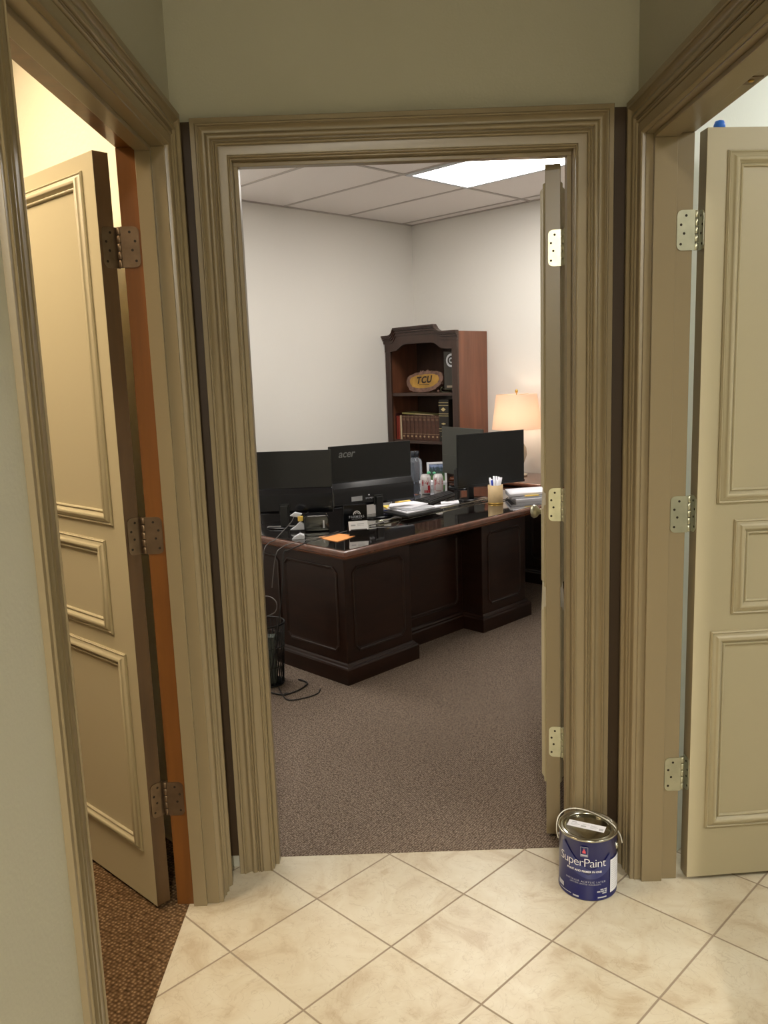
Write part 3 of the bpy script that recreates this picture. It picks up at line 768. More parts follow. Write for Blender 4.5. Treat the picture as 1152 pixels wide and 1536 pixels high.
book(4.262, 4.362, 0.328, BLKB, 'tall thick black book with gold bands at the right of the shelf', uf=5.0, dep=0.22, bands=[(0.93, 0.94, 'band'), (0.86, 0.87, 'band'), (0.72, 0.82, 'diamond'), (0.66, 0.67, 'band'), (0.61, 0.62, 'band'), (0.40, 0.45, 'diamond'), (0.30, 0.31, 'band'), (0.24, 0.25, 'band'), (0.08, 0.16, 'diamond')], bm_=mat('pale_gold', (196, 178, 128), 0.4, 0.4))
mb = MB(); Mt = Matrix.Translation((5.10, 4.617, 1.1785)) @ Matrix.Rotation(math.radians(0), 4, 'X')
mb.prism([(-0.172, 0.0), (0.172, 0.008), (0.172, 0.022), (-0.172, 0.005)], -0.075, 0.07, lambda a, b_, d: (5.10 + d, 4.617 + a, 1.1775 + b_))
bo = tag(part(mb, 'magazine', [OLIVEB], None, OM, bevel=0.0008), 'olive and cream magazine lying across the tops of the brown volumes', 'magazine')
mb = MB(); mb.prism([(-0.174, 0.002), (0.02, 0.007), (0.02, 0.012), (-0.174, 0.0055)], -0.079, -0.0752, lambda a, b_, d: (5.10 + d, 4.617 + a, 1.1775 + b_))
part(mb, 'page_edge', CREAMB, bo, OM)

# rock plaque with three letters
pq = thing('rock_plaque', 'rough rock-edged golden plaque lettered TCU on the upper bookcase shelf', 'plaque', (5.06, 4.56, 1.360), M=OM)
Mq = Matrix.Translation((5.045, 4.56, 1.362)) @ Matrix.Rotation(math.radians(8), 4, 'Y')
out = []
rnd = random.Random(3)
for i in range(40):
    a = 2 * PI * i / 40
    r = 1 + 0.07 * (rnd.random() - 0.5) + 0.04 * math.sin(3 * a)
    x = 0.195 * r * math.copysign(abs(math.cos(a)) ** 0.8, math.cos(a)); z = 0.077 * r * math.copysign(abs(math.sin(a)) ** 0.85, math.sin(a))
    if 0.2 < a < 2.6: z += 0.012
    out.append((x, max(z + 0.083 - 0.06 * x, 0.0)))
mb = MB(); mb.prism(out, 0, 0.03, lambda a, b_, d: Mq @ Vector((d, a, b_)))
for (a, z, r) in ((-0.06, 0.165, 0.012), (-0.02, 0.172, 0.014), (0.03, 0.168, 0.012), (0.055, 0.172, 0.008), (-0.09, 0.155, 0.010), (-0.15, 0.01, 0.012), (-0.05, 0.008, 0.01), (0.12, 0.012, 0.012)):
    K = Matrix.Translation(Mq @ Vector((0.012, a, z)))
    t = MB(); t.lathe([(0, -1), (0.6, -0.75), (0.95, -0.2), (0.8, 0.5), (0, 0.9)], n=8, caps=False); me = D.meshes.new('r'); t.bm.to_mesh(me); t.bm.free()
    mb.mesh(me, lambda co: K @ (co * r))
part(mb, 'rock_slab', ROCK, pq, OM)
face = [(x * 0.80 - 0.0, (z - 0.083) * 0.66 + 0.088) for x, z in out]
mb = MB(); mb.prism(face, -0.002, 0.004, lambda a, b_, d: Mq @ Vector((d, a, b_))); part(mb, 'golden_face', GOLDF, pq, OM)
me = text_mesh('TCU', 0.075, spacing=1.15, shear=0.12, offset=0.003)
mb = MB(); mb.mesh(me, lambda co: Mq @ Vector((-0.004, -co.x + 0.0, 0.098 + co.y + co.x * 0.06)))
mb.box(-0.004, -0.003, -0.06, 0.05, 0.060, 0.064, 0, Mq)
part(mb, 'lettering', DARKINK, pq, OM, recalc=False)

ct = thing('award_plaque', 'dark upright plaque with a white ring emblem, right of the rock plaque', 'plaque', (5.06, 4.27, 1.360), M=OM)
mb = MB(); mb.box(5.05, 5.065, 4.185, 4.340, 1.385, 1.675); part(mb, 'plaque_board', CERT, ct, OM, bevel=0.002)
mb = MB()
def annulus(mb, r0, r1, cy, cz, x0, x1, n=32, mi=0):
    for i in range(n):
        a, c = 2 * PI * i / n, 2 * PI * (i + 1) / n
        mb.prism([(cy + r0 * math.cos(a), cz + r0 * math.sin(a)), (cy + r1 * math.cos(a), cz + r1 * math.sin(a)), (cy + r1 * math.cos(c), cz + r1 * math.sin(c)), (cy + r0 * math.cos(c), cz + r0 * math.sin(c))], x0, x1, lambda p, q, d: (d, p, q), mi)
annulus(mb, 0.036, 0.052, 4.262, 1.607, 5.047, 5.0505); annulus(mb, 0.012, 0.022, 4.262, 1.607, 5.047, 5.0505)
part(mb, 'ring_emblem', WHITEP, ct, OM)
mb = MB(); mb.box(5.047, 5.0505, 4.20, 4.31, 1.395, 1.412); part(mb, 'name_plate', mat('name_plate_grey', (150, 136, 116), .5), ct, OM)
mb = MB(); mb.tube([(5.07, 4.30, 1.361), (5.03, 4.345, 1.363), (5.02, 4.352, 1.385), (5.03, 4.345, 1.40), (5.04, 4.342, 1.388), (5.045, 4.33, 1.383), (5.045, 4.25, 1.382), (5.045, 4.20, 1.383)], 0.003, 6)
mb.tube([(5.045, 4.21, 1.383), (5.07, 4.21, 1.361)], 0.003, 6); mb.tube([(5.045, 4.30, 1.383), (5.075, 4.30, 1.361)], 0.003, 6)
part(mb, 'wire_easel', mat('green_bronze_wire', (84, 84, 62), .4, .6), ct, OM)

# ------------------------------------------------------------------ lamp on the credenza
LU, LV = 5.13, 3.70
lp = thing('table_lamp', 'table lamp with cream drum shade glowing on the credenza', 'lamp', (LU, LV, 0.724), M=OM)
mb = MB(); mb.lathe([(0.075, 0), (0.078, 0.012), (0.05, 0.022), (0.03, 0.04), (0.05, 0.09), (0.075, 0.16), (0.07, 0.21), (0.035, 0.27), (0.018, 0.30), (0.014, 0.34)], LU, LV, 32, 0, 0.724); part(mb, 'lamp_base', CERAM, lp, OM)
mb = MB(); mb.lathe([(0.186, 1.078), (0.152, 1.336)], LU, LV, 48, caps=False); mb.lathe([(0.150, 1.336), (0.184, 1.078)], LU, LV, 48, caps=False); part(mb, 'lamp_shade', SHADE, lp, OM, smooth=True)
mb = MB(); mb.lathe([(0.004, 1.06), (0.004, 1.345), (0.010, 1.35), (0.012, 1.36), (0.006, 1.372), (0, 1.376)], LU, LV, 12)
for k in range(3):
    a = 2 * PI * k / 3; mb.tube([(LU, LV, 1.33), (LU + 0.15 * math.cos(a), LV + 0.15 * math.sin(a), 1.335)], 0.0015, 6)
part(mb, 'finial', GOLD, lp, OM)
mb = MB(); mb.lathe([(0.012, 1.11), (0.014, 1.13), (0.028, 1.165), (0.03, 1.185), (0.022, 1.21), (0, 1.218)], LU, LV, 20)
part(mb, 'bulb', mat('lit_bulb', (255, 230, 190), 0.5, emit=((1.0, 0.82, 0.62), 40)), lp, OM, smooth=True)

# ------------------------------------------------------------------ monitors
def monitor(label, x, y, ang, back_m=BLK, logo=False, zb=0.075, zt=0.425, low=True, neckx=0.0, sticker=False, marks=False):
    W = Matrix.Translation((x, y, ZT)) @ Matrix.Rotation(ang, 4, 'Z')
    o = D.objects.new('monitor', None); C.objects.link(o); o.matrix_basis = W; WM[o] = W
    tag(o, label, 'monitor')
    w = 0.27
    mb = MB(); zm = zb + (zt - zb) * 0.41
    mb.box(-w, w, 0.0, 0.010, zm - 0.003, zt)
    mb.box(-w, w, 0.0, 0.010, zb, zm - 0.003)
    part(mb, 'housing', back_m, o, W, bevel=0.002)
    if low:
        mb = MB()
        pr_ = [(0.0, zm), (-0.006, zm - 0.004), (-0.028, zm - 0.032), (-0.034, zm - 0.05), (-0.034, zb + 0.02), (-0.028, zb + 0.004), (0.0, zb + 0.002)]
        L_ = [mb.bm.verts.new((-w + 0.002, a, b_)) for a, b_ in pr_]; R_ = [mb.bm.verts.new((w - 0.002, a, b_)) for a, b_ in pr_]
        for i in range(len(pr_) - 1): mb.bm.faces.new([L_[i], L_[i + 1], R_[i + 1], R_[i]])
        mb.bm.faces.new(L_); mb.bm.faces.new(R_[::-1])
        part(mb, 'rear_bulge', BLKG if back_m is BLK else back_m, o, W, bevel=0.003)
    mb = MB(); mb.box(-w, w, 0.0102, 0.016, zb, zb + 0.016); mb.box(-w + 0.004, w - 0.004, 0.0102, 0.0135, zb + 0.0165, zt - 0.004)
    part(mb, 'screen', SCREEN, o, W)
    mb = MB(); mb.box(neckx - 0.022, neckx + 0.022, -0.058, -0.036, 0.008, zb + 0.05); mb.box(neckx - 0.03, neckx + 0.03, -0.040, -0.030, zb + 0.0, zb + 0.06)
    part(mb, 'neck', BLK, o, W, bevel=0.004)
    mb = MB(); mb.lathe([(0.98, 0), (1.0, 0.002), (0.99, 0.006), (0.9, 0.010), (0, 0.012)], neckx, -0.02, 40, sx=0.105, sy=0.07)
    part(mb, 'base', BLKG, o, W)
    if logo:
        me = text_mesh('acer', 0.062, shear=0.25, spacing=0.95, offset=0.0008)
        mb = MB(); mb.mesh(me, lambda co: Vector((co.x - 0.160, -0.001, co.y + zt - 0.048)))
        part(mb, 'logo', mat('logo_silver', (128, 130, 132), .4, .3), o, W, recalc=False)
    if sticker:
        mb = MB(); mb.box(-0.155, -0.085, -0.0352, -0.0345, zb + 0.035, zb + 0.062)
        part(mb, 'rating_sticker', PAPERG, o, W)
    if marks:
        mb = MB()
        for i in range(6): mb.box(-0.062 + i * 0.009, -0.057 + i * 0.009, -0.0348, -0.0342, zb + 0.040 + 0.003 * (i % 2), zb + 0.050)
        mb.box(-0.045, -0.035, -0.0348, -0.0342, zb + 0.060, zb + 0.068)
        part(mb, 'printed_marks', LGREY, o, W)
    return o, W
m1, Wm1 = monitor('black monitor seen from behind at the left edge of the doorway', -0.562, 4.585, math.radians(0), marks=False)
m2, Wm2 = monitor('black monitor with silver maker name on its back, centre of the desk', -0.074, 4.815, math.radians(29), logo=True, sticker=True, marks=True, neckx=0.02, zt=0.432)
m3, Wm3 = monitor('black monitor with dark screen facing the door, on the right of the desk', 0.700, 5.400, math.radians(29 + 180), zb=0.085, zt=0.432, neckx=0.13)
m4, Wm4 = monitor('dark grey monitor behind the screen facing the door', 0.563, 5.935, math.radians(-63), back_m=GREYP, low=False, zb=0.085, zt=0.43)

# ------------------------------------------------------------------ things on the desk (u, v)
ZD = ZT + 0.0004
def flat_sheet(mb, pts, z, th=0.0006, mi=0, curl=0.0):
    mb.prism(pts, z, z + th, lambda a, b_, d: (a, b_, d), mi)
def sheet_thing(name, label, cat, pts, z, th, m_, group=None):
    mb = MB(); flat_sheet(mb, pts, z, th)
    return tag(part(mb, name, m_, None, OM), label, cat, group)
sheet_thing('envelope', 'orange notched paper slip near the front corner of the desk', 'paper', [(2.746, 3.245), (2.725, 3.16), (2.721, 3.072), (2.80, 3.085), (2.882, 3.110), (2.88, 3.17), (2.869, 3.225), (2.80, 3.228)][::-1], ZD, 0.002, ORANGE)
# card display
def rot2(c, a, x, y):
    return (c[0] + x * math.cos(a) - y * math.sin(a), c[1] + x * math.sin(a) + y * math.cos(a))
AW = math.radians(0)   # the card things face the doorway (world axes)
ch = D.objects.new('card_holder', None); C.objects.link(ch)
px, py = (-0.145, 4.268)
Wc = Matrix.Translation((px, py, ZD)) @ Matrix.Rotation(math.radians(12), 4, 'Z'); ch.matrix_basis = Wc; WM[ch] = Wc
tag(ch, 'black holder with white business cards behind the orange slip', 'card holder')
mb = MB(); mb.box(-0.053, 0.053, -0.028, 0.03, 0, 0.014); mb.box(-0.053, 0.053, -0.030, -0.026, 0, 0.03); mb.box(-0.053, 0.053, 0.03, 0.034, 0, 0.05)
part(mb, 'tray', BLKG, ch, Wc, bevel=0.001)
mb = MB(); K = Matrix.Translation((0, -0.022, 0.016)) @ Matrix.Rotation(math.radians(-24), 4, 'X')
mb.box(-0.050, 0.050, 0, 0.012, 0.002, 0.062, 0, K)
mb.box(-0.040, -0.016, -0.0005, 0, 0.036, 0.044, 1, K); mb.box(-0.006, 0.03, -0.0005, 0, 0.044, 0.047, 1, K); mb.box(-0.006, 0.03, -0.0005, 0, 0.036, 0.038, 1, K)
mb.box(-0.044, 0.044, -0.0005, 0, 0.012, 0.018, 2, K)
part(mb, 'business_card', [WHITE, PAPERG, DARKINK], ch, Wc)
bx = D.objects.new('card_box', None); C.objects.link(bx)
Wb = Matrix.Translation((-0.165, 4.47, ZD)) @ Matrix.Rotation(math.radians(14), 4, 'Z'); bx.matrix_basis = Wb; WM[bx] = Wb
tag(bx, 'black box with white sunrise logo standing behind the business cards', 'box')
mb = MB(); mb.box(-0.066, 0.066, 0, 0.03, 0, 0.128); part(mb, 'box_body', BLKG, bx, Wb, bevel=0.002)
mb = MB()
for i in range(12):
    a, c = PI * i / 12, PI * (i + 1) / 12
    for r0, r1 in ((0.017, 0.021),):
        mb.prism([(0.008 + r0 * math.cos(a), 0.074 + r0 * math.sin(a)), (0.008 + r1 * math.cos(a), 0.074 + r1 * math.sin(a)), (0.008 + r1 * math.cos(c), 0.074 + r1 * math.sin(c)), (0.008 + r0 * math.cos(c), 0.074 + r0 * math.sin(c))], -0.001, 0, lambda p, q, d: (p, d, q))
for i in range(7):
    a = PI * (i + 0.5) / 7
    mb.prism([(0.008 + 0.006 * math.cos(a - .1), 0.076 + 0.006 * math.sin(a - .1)), (0.008 + 0.013 * math.cos(a - .08), 0.076 + 0.013 * math.sin(a - .08)), (0.008 + 0.013 * math.cos(a + .08), 0.076 + 0.013 * math.sin(a + .08)), (0.008 + 0.006 * math.cos(a + .1), 0.076 + 0.006 * math.sin(a + .1))], -0.001, 0, lambda p, q, d: (p, d, q))
part(mb, 'logo', WHITE, bx, Wb)
me = text_mesh('FARMERS', 0.019, spacing=1.15, offset=0.0002)
mb = MB(); mb.mesh(me, lambda co: Vector((co.x + 0.006, -0.001, co.y + 0.061)))
me = text_mesh('INSURANCE', 0.008, spacing=1.4)
mb.mesh(me, lambda co: Vector((co.x + 0.006, -0.001, co.y + 0.049)))
part(mb, 'lettering', LGREY, bx, Wb, recalc=False)
# glossy rounded device
sk = D.objects.new('desk_speaker', None); C.objects.link(sk)
Wk = Matrix.Translation((-0.375, 4.42, ZD)) @ Matrix.Rotation(math.radians(4), 4, 'Z'); sk.matrix_basis = Wk; WM[sk] = Wk
tag(sk, 'glossy black rounded electronic device between the two left monitors', 'electronic device')
mb = MB(); mb.prism([(-0.068, 0), (0.068, 0), (0.068, 0.075), (0.062, 0.088), (0.050, 0.093), (-0.05, 0.093), (-0.062, 0.088), (-0.068, 0.075)], -0.03, 0.045, lambda a, b_, d: (a, d, b_))
part(mb, 'device_body', BLKG, sk, Wk, bevel=0.008, seg=3)
mb = MB(); mb.box(0.034, 0.042, -0.0315, -0.030, 0.02, 0.062); part(mb, 'light_strip', WHITEP, sk, Wk)
# papers in front of the second monitor
def stack(name, label, cat, sheets, group=None):
    """sheets: list of (pts, z0, thickness, material)"""
    t = thing(name, label, cat, (sheets[0][0][0][0], sheets[0][0][0][1], ZD), M=OM, group=group)
    for pts, z, th, m_ in sheets:
        mb = MB(); flat_sheet(mb, pts, z, th); part(mb, 'sheet', m_, t, OM)
    return t
sheet_thing('folder', 'black folder lying under the loose white papers', 'folder', [(3.40, 3.42), (3.37, 3.191), (3.67, 3.183), (3.715, 3.30), (3.66, 3.45)], ZD + 0.0165, 0.010, BLK)
stack('paper_stack', 'loose white papers fanned on the black folder', 'papers', [([(3.484, 3.468), (3.418, 3.236), (3.70, 3.235), (3.702, 3.40)], ZD + 0.027, 0.006, PAPER), ([(3.50, 3.48), (3.45, 3.27), (3.64, 3.22), (3.72, 3.44)], ZD + 0.0334, 0.004, PAPERG), ([(3.56, 3.52), (3.46, 3.43), (3.50, 3.29), (3.70, 3.33), (3.72, 3.47)], ZD + 0.0378, 0.006, PAPER)])
sheet_thing('sticky_notes', 'pad of yellow sticky notes beside the white papers', 'note pad', [(3.77, 3.68), (3.71, 3.58), (3.78, 3.545), (3.845, 3.645)], ZD, 0.030, YELLOW)
sheet_thing('sticky_note', 'loose yellow note left of the yellow pad', 'note', [(3.66, 3.68), (3.60, 3.58), (3.70, 3.55), (3.76, 3.64)], ZD, 0.004, YELLOW)
mb = MB(); mb.tube([(3.64, 3.60, ZD + 0.012), (3.80, 3.70, ZD + 0.052)], 0.006, 10, 0, 0)
mb.tube([(3.72, 3.65, ZD + 0.034), (3.70, 3.72, ZD + 0.05)], 0.016, 10, 1, 0)
tag(part(mb, 'marker_pen', [BLKG, BLUE], None, OM), 'dark pen with blue end leaning on the yellow notes', 'pen')
kb = thing('keyboard', 'black keyboard in front of the two soda cans', 'keyboard', (4.1, 3.66, ZD), M=OM)
KP = [(3.88, 3.62), (3.85, 3.45), (4.25, 3.58), (4.31, 3.69)]
mb = MB(); mb.prism(KP, ZD, ZD + 0.018, lambda a, b_, d: (a, b_, d)); part(mb, 'keyboard_body', BLK, kb, OM, bevel=0.003)
KEYS = MB()
for i in range(4):
    for j in range(14):
        s, t = (i + 0.5) / 4 * 0.84 + 0.08, (j + 0.5) / 14 * 0.94 + 0.03
        A = Vector(KP[0]).lerp(Vector(KP[3]), t); B = Vector(KP[1]).lerp(Vector(KP[2]), t); c = A.lerp(B, s)
        KEYS.box(c.x - 0.011, c.x + 0.011, c.y - 0.011, c.y + 0.011, ZD + 0.018, ZD + 0.023)
part(KEYS, 'keys', mat('key_black', (34, 34, 36), .4), kb, OM, bevel=0.001)
sheet_thing('paper_sheet', 'long white paper behind the metal rod', 'paper', [(3.769, 3.385), (3.868, 3.350), (4.002, 3.345), (3.931, 3.37), (3.868, 3.42)], ZD, 0.003, PAPER)
sheet_thing('paper_sheet', 'white papers between the keyboard and the pen cup', 'papers', [(3.96, 3.455), (3.90, 3.40), (3.995, 3.33), (4.08, 3.41)], ZD, 0.008, PAPER)
mb = MB(); mb.tube([(3.20, 3.27, ZD + 0.010), (4.24, 3.27, ZD + 0.010)], 0.0055, 10, 0, 0)
for uu in (3.205, 4.235): mb.box(uu - 0.008, uu + 0.008, 3.262, 3.278, ZD, ZD + 0.020, 0)
tag(part(mb, 'metal_rod', STEEL, None, OM), 'long thin metal rod lying along the glossy desktop', 'rod')
# dish
mb = MB(); mb.lathe([(0.045, 0), (0.055, 0.006), (0.06, 0.016), (0.056, 0.016), (0.045, 0.008), (0, 0.007)], 4.0, 3.80, 32, 0, ZD, sx=1.2, sy=0.9)
tag(part(mb, 'dish', mat('navy_plastic', (32, 36, 96), .3), None, OM), 'small dark blue dish left of the soda cans', 'dish')
# cans
def soda(u, v, label):
    t = thing('soda_can', label, 'can', (u, v, ZD), M=OM, group='soda cans on the desk')
    mb = MB(); mb.lathe([(0.026, 0), (0.031, 0.004), (0.0355, 0.012), (0.0355, 0.116), (0.032, 0.126), (0.0275, 0.132), (0.0285, 0.136)], u, v, 32, 0, ZD); part(mb, 'can_body', CANW, t, OM)
    mb = MB()
    r = 0.0358
    a0 = math.radians(225)
    def P(s, z): th = a0 + s / r; return Vector((u + r * math.cos(th), v + r * math.sin(th), ZD + z))
    me = text_mesh('ok' if 'left' in label else 'ite', 0.062, shear=0.2, offset=0.003)
    mb.mesh(me, lambda co: P(co.x, 0.088 + co.y))
    for (s0, s1, z0, z1) in ((-0.014, 0.03, 0.012, 0.03), (0.012, 0.032, 0.03, 0.062), (-0.028, -0.02, 0.06, 0.10)) if 'left' in label else ((-0.02, 0.02, 0.024, 0.028), (-0.03, -0.024, 0.03, 0.11), (0.026, 0.03, 0.03, 0.11)):
        for k in range(4):
            q = [P(s0 + (s1 - s0) * k / 4, z0), P(s0 + (s1 - s0) * (k + 1) / 4, z0), P(s0 + (s1 - s0) * (k + 1) / 4, z1), P(s0 + (s1 - s0) * k / 4, z1)]
            mb.face(q)
    part(mb, 'red_print', RED if 'left' in label else mat('faded_red', (170, 92, 96), .4), t, OM, recalc=False)
    mb = MB(); mb.lathe([(0.027, 0.1355), (0.024, 0.131), (0, 0.131)], u, v, 24, 0, ZD, caps=False); mb.box(u - 0.008, u + 0.008, v - 0.012, v + 0.004, ZD + 0.132, ZD + 0.134)
    part(mb, 'can_lid', STEEL, t, OM)
soda(4.212, 3.808, 'white and red soda can, left of the two')
soda(4.262, 3.738, 'silver soda can with faded red print, right of the two')
mb = MB(); mb.lathe([(0.0, 0), (0.012, 0.002), (0.014, 0.01), (0.008, 0.018), (0, 0.02)], 4.226, 3.790, 12, 0, ZD + 0.137, caps=False); mb.lathe([(0, 0.0), (0.010, 0.002), (0.012, 0.012), (0, 0.017)], 4.246, 3.758, 10, 0, ZD + 0.137, caps=False)
tag(part(mb, 'bottle_cap', GREEN, None, OM), 'pale green cap resting on top of the soda cans', 'cap')
# bottle
bt = thing('water_bottle', 'clear plastic bottle with dark cap standing in front of the bookcase', 'bottle', (4.66, 4.32, ZD), M=OM)
mb = MB(); mb.lathe([(0.048, 0), (0.055, 0.006), (0.055, 0.15), (0.05, 0.17), (0.03, 0.185), (0.028, 0.20)], 4.66, 4.32, 32, 0, ZD); part(mb, 'bottle_body', PLASTICCLEAR, bt, OM)
mb = MB(); mb.lathe([(0.033, 0.195), (0.033, 0.232), (0.03, 0.237), (0, 0.237)], 4.66, 4.32, 24, 0, ZD); part(mb, 'cap', mat('smoky_cap', (60, 64, 72), .2), bt, OM)
mb = MB(); mb.tube([(4.66 - 0.04, 4.32 - 0.035, ZD + 0.20), (4.66 - 0.045, 4.32 - 0.045, ZD + 0.235), (4.66 - 0.02, 4.32 - 0.02, ZD + 0.242)], 0.004, 8); part(mb, 'cap_loop', BLK, bt, OM)
# photo frame, white, leaning back
fr = D.objects.new('photo_frame', None); C.objects.link(fr)
Wf = Matrix.Translation((0.402, 6.22, ZD)) @ Matrix.Rotation(math.radians(4), 4, 'Z') @ Matrix.Rotation(math.radians(-10), 4, 'X'); fr.matrix_basis = Wf; WM[fr] = Wf
tag(fr, 'small white picture frame with a green landscape photo behind the cans', 'picture frame')
mb = MB()
for a in ((-0.075, 0.075, 0, 0.016), (-0.075, 0.075, 0.144, 0.16), (-0.075, -0.059, 0.016, 0.144), (0.059, 0.075, 0.016, 0.144)): mb.box(a[0], a[1], 0, 0.012, a[2], a[3])
part(mb, 'frame', WHITEP, fr, Wf, bevel=0.0015)
mb = MB(); mb.box(-0.06, 0.06, 0.005, 0.009, 0.015, 0.145); part(mb, 'photo', PHOTO, fr, Wf)
mb = MB(); mb.box(-0.02, 0.02, 0.012, 0.016, 0.02, 0.10); part(mb, 'frame_back', BLK, fr, Wf)
# papers beside the grey monitor
stack('paper_stack', 'white papers behind the right soda can', 'papers', [([(4.44, 4.06), (4.38, 3.94), (4.46, 3.90), (4.52, 4.02)], ZD, 0.030, PAPERG), ([(4.43, 4.07), (4.39, 3.95), (4.46, 3.91), (4.51, 4.03)], ZD + 0.0305, 0.02, PAPER)])
# cup with pens
cu = thing('pen_cup', 'tan cylinder cup full of white pens with a gold foot', 'cup', (4.135, 3.15, ZD), M=OM)
mb = MB(); mb.lathe([(0.046, 0.006), (0.047, 0.012), (0.047, 0.118), (0.044, 0.118), (0.043, 0.014), (0, 0.014)], 4.135, 3.15, 40, 0, ZD); part(mb, 'cup_body', TAN, cu, OM)
mb = MB(); mb.lathe([(0.049, 0), (0.0495, 0.006), (0.047, 0.008), (0, 0.008)], 4.135, 3.15, 40, 0, ZD); part(mb, 'cup_foot', GOLD, cu, OM)
rp = random.Random(5)
for i in range(14):
    a = 2 * PI * i / 14; r = 0.016 + 0.02 * rp.random(); t = 0.034 + 0.004 * rp.random()
    mb = MB(); mb.tube([(4.135 + r * 0.5 * math.cos(a), 3.15 + r * 0.5 * math.sin(a), ZD + 0.02), (4.135 + t * math.cos(a), 3.15 + t * math.sin(a), ZD + 0.148 + 0.022 * rp.random())], 0.006, 8, 0, 0)
    tag(part(mb, 'pen', [BLUE if i == 7 else PAPER], None, OM), 'dark blue pen at the edge of the tan cup' if i == 7 else 'white pen standing in the tan cup', 'pen', None if i == 7 else 'white pens in the tan cup')
# big paper stack on the right
def wavy(pts4, z0, z1, nx, seed, amp):
    r = random.Random(seed); P = [Vector((a, b_, 0)) for a, b_ in pts4]
    mb = MB(); top = []; bot = []
    ph = r.random() * 6
    for i in range(nx + 1):
        for j in range(nx + 1):
            s, t = i / nx, j / nx
            p = P[0].lerp(P[1], s).lerp(P[3].lerp(P[2], s), t)
            w = amp * (0.5 + 0.5 * math.sin(3.0 * s + 2.2 * t + ph)) * math.sin(PI * s) ** 0.6 * math.sin(PI * t) ** 0.6 if 0 < i < nx and 0 < j < nx else 0
            top.append(mb.bm.verts.new((p.x, p.y, z1 + w))); bot.append(mb.bm.verts.new((p.x, p.y, z0)))
    n1 = nx + 1
    for i in range(nx):
        for j in range(nx):
            q = [i * n1 + j, (i + 1) * n1 + j, (i + 1) * n1 + j + 1, i * n1 + j + 1]
            f = mb.bm.faces.new([top[k] for k in q]); f.smooth = True
            mb.bm.faces.new([bot[k] for k in q][::-1])
    for i in range(nx):
        for (a, c) in ((i * n1, (i + 1) * n1), ((i + 1) * n1 + nx, i * n1 + nx), (i + 1, i), (nx * n1 + i, nx * n1 + i + 1)):
            mb.bm.faces.new([top[a], bot[a], bot[c], top[c]])
    return mb
ps = thing('paper_stack', 'thick pile of white papers at the right end of the desk', 'papers', (4.45, 3.1, ZD), M=OM)
for pts, z0, z1, m_, am, nm in (([(4.23, 3.06), (4.46, 2.93), (4.68, 3.10), (4.42, 3.26)], 0, 0.012, PAPER, 0, 'sheet'), ([(4.22, 3.09), (4.45, 2.95), (4.66, 3.12), (4.40, 3.27)], 0.0125, 0.022, PAPERG, 0, 'sheet'), ([(4.30, 3.04), (4.38, 2.99), (4.50, 3.12), (4.42, 3.18)], 0.0222, 0.0255, YELLOW, 0, 'yellow_slip'), ([(4.22, 3.10), (4.46, 2.97), (4.66, 3.12), (4.41, 3.28)], 0.026, 0.036, PAPER, 0.034, 'sheet')):
    part(wavy(pts, ZD + z0 * 1.35, ZD + z1 * 1.35, 10, 4, am), nm, m_, ps, OM)

# ------------------------------------------------------------------ chair behind the desk
LEATH = mat('black_leather', (17, 16, 16), 0.5)
oc = D.objects.new('office_chair', None); C.objects.link(oc)
Wo = OM @ Matrix.Translation((3.70, 4.42, 0.002)) @ Matrix.Rotation(math.radians(-45), 4, 'Z'); oc.matrix_basis = Wo; WM[oc] = Wo
tag(oc, 'black office chair behind the desk, mostly hidden by the left monitors', 'chair')
mb = MB(); mb.prism([(-0.30, -0.24), (0.30, -0.24), (0.33, 0), (0.30, 0.24), (-0.30, 0.24), (-0.33, 0)], 0.42, 0.52, lambda a, b_, d: (a, b_, d)); part(mb, 'seat', LEATH, oc, Wo, bevel=0.03, seg=4)
mb = MB(); mb.prism([(-0.31, 0.50), (0.31, 0.50), (0.34, 0.65), (0.33, 0.90), (0.25, 0.98), (-0.25, 0.98), (-0.33, 0.90), (-0.34, 0.65)], -0.30, -0.21, lambda a, b_, d: (a, d, b_)); part(mb, 'backrest', LEATH, oc, Wo, bevel=0.03, seg=4)
for sx in (-1, 1):
    mb = MB(); mb.tube([(sx * 0.28, -0.2, 0.47), (sx * 0.36, -0.2, 0.62), (sx * 0.36, 0.0, 0.66), (sx * 0.35, 0.16, 0.62), (sx * 0.28, 0.16, 0.47)], 0.018, 10); part(mb, 'armrest', BLK, oc, Wo)
mb = MB(); mb.lathe([(0.03, 0.08), (0.03, 0.25), (0.02, 0.25), (0.02, 0.41), (0.10, 0.42)], n=20); part(mb, 'gas_lift', BLK, oc, Wo)
for k in range(5):
    a = 2 * PI * k / 5 + 0.3
    mb = MB(); mb.tube([(0, 0, 0.10), (0.28 * math.cos(a), 0.28 * math.sin(a), 0.065)], 0.018, 8, 0, 0); lg = part(mb, 'leg', BLK, oc, Wo)
    mb = MB(); K = Matrix.Translation((0.28 * math.cos(a) - 0.012, 0.28 * math.sin(a), 0.026)) @ Matrix.Rotation(PI / 2, 4, 'Y')
    t = MB(); t.lathe([(0.02, 0), (0.026, 0.004), (0.026, 0.02), (0.02, 0.024)], n=16); me = D.meshes.new('c'); t.bm.to_mesh(me); t.bm.free(); mb.mesh(me, lambda co: K @ co)
    part(mb, 'caster', BLK, lg, Wo)

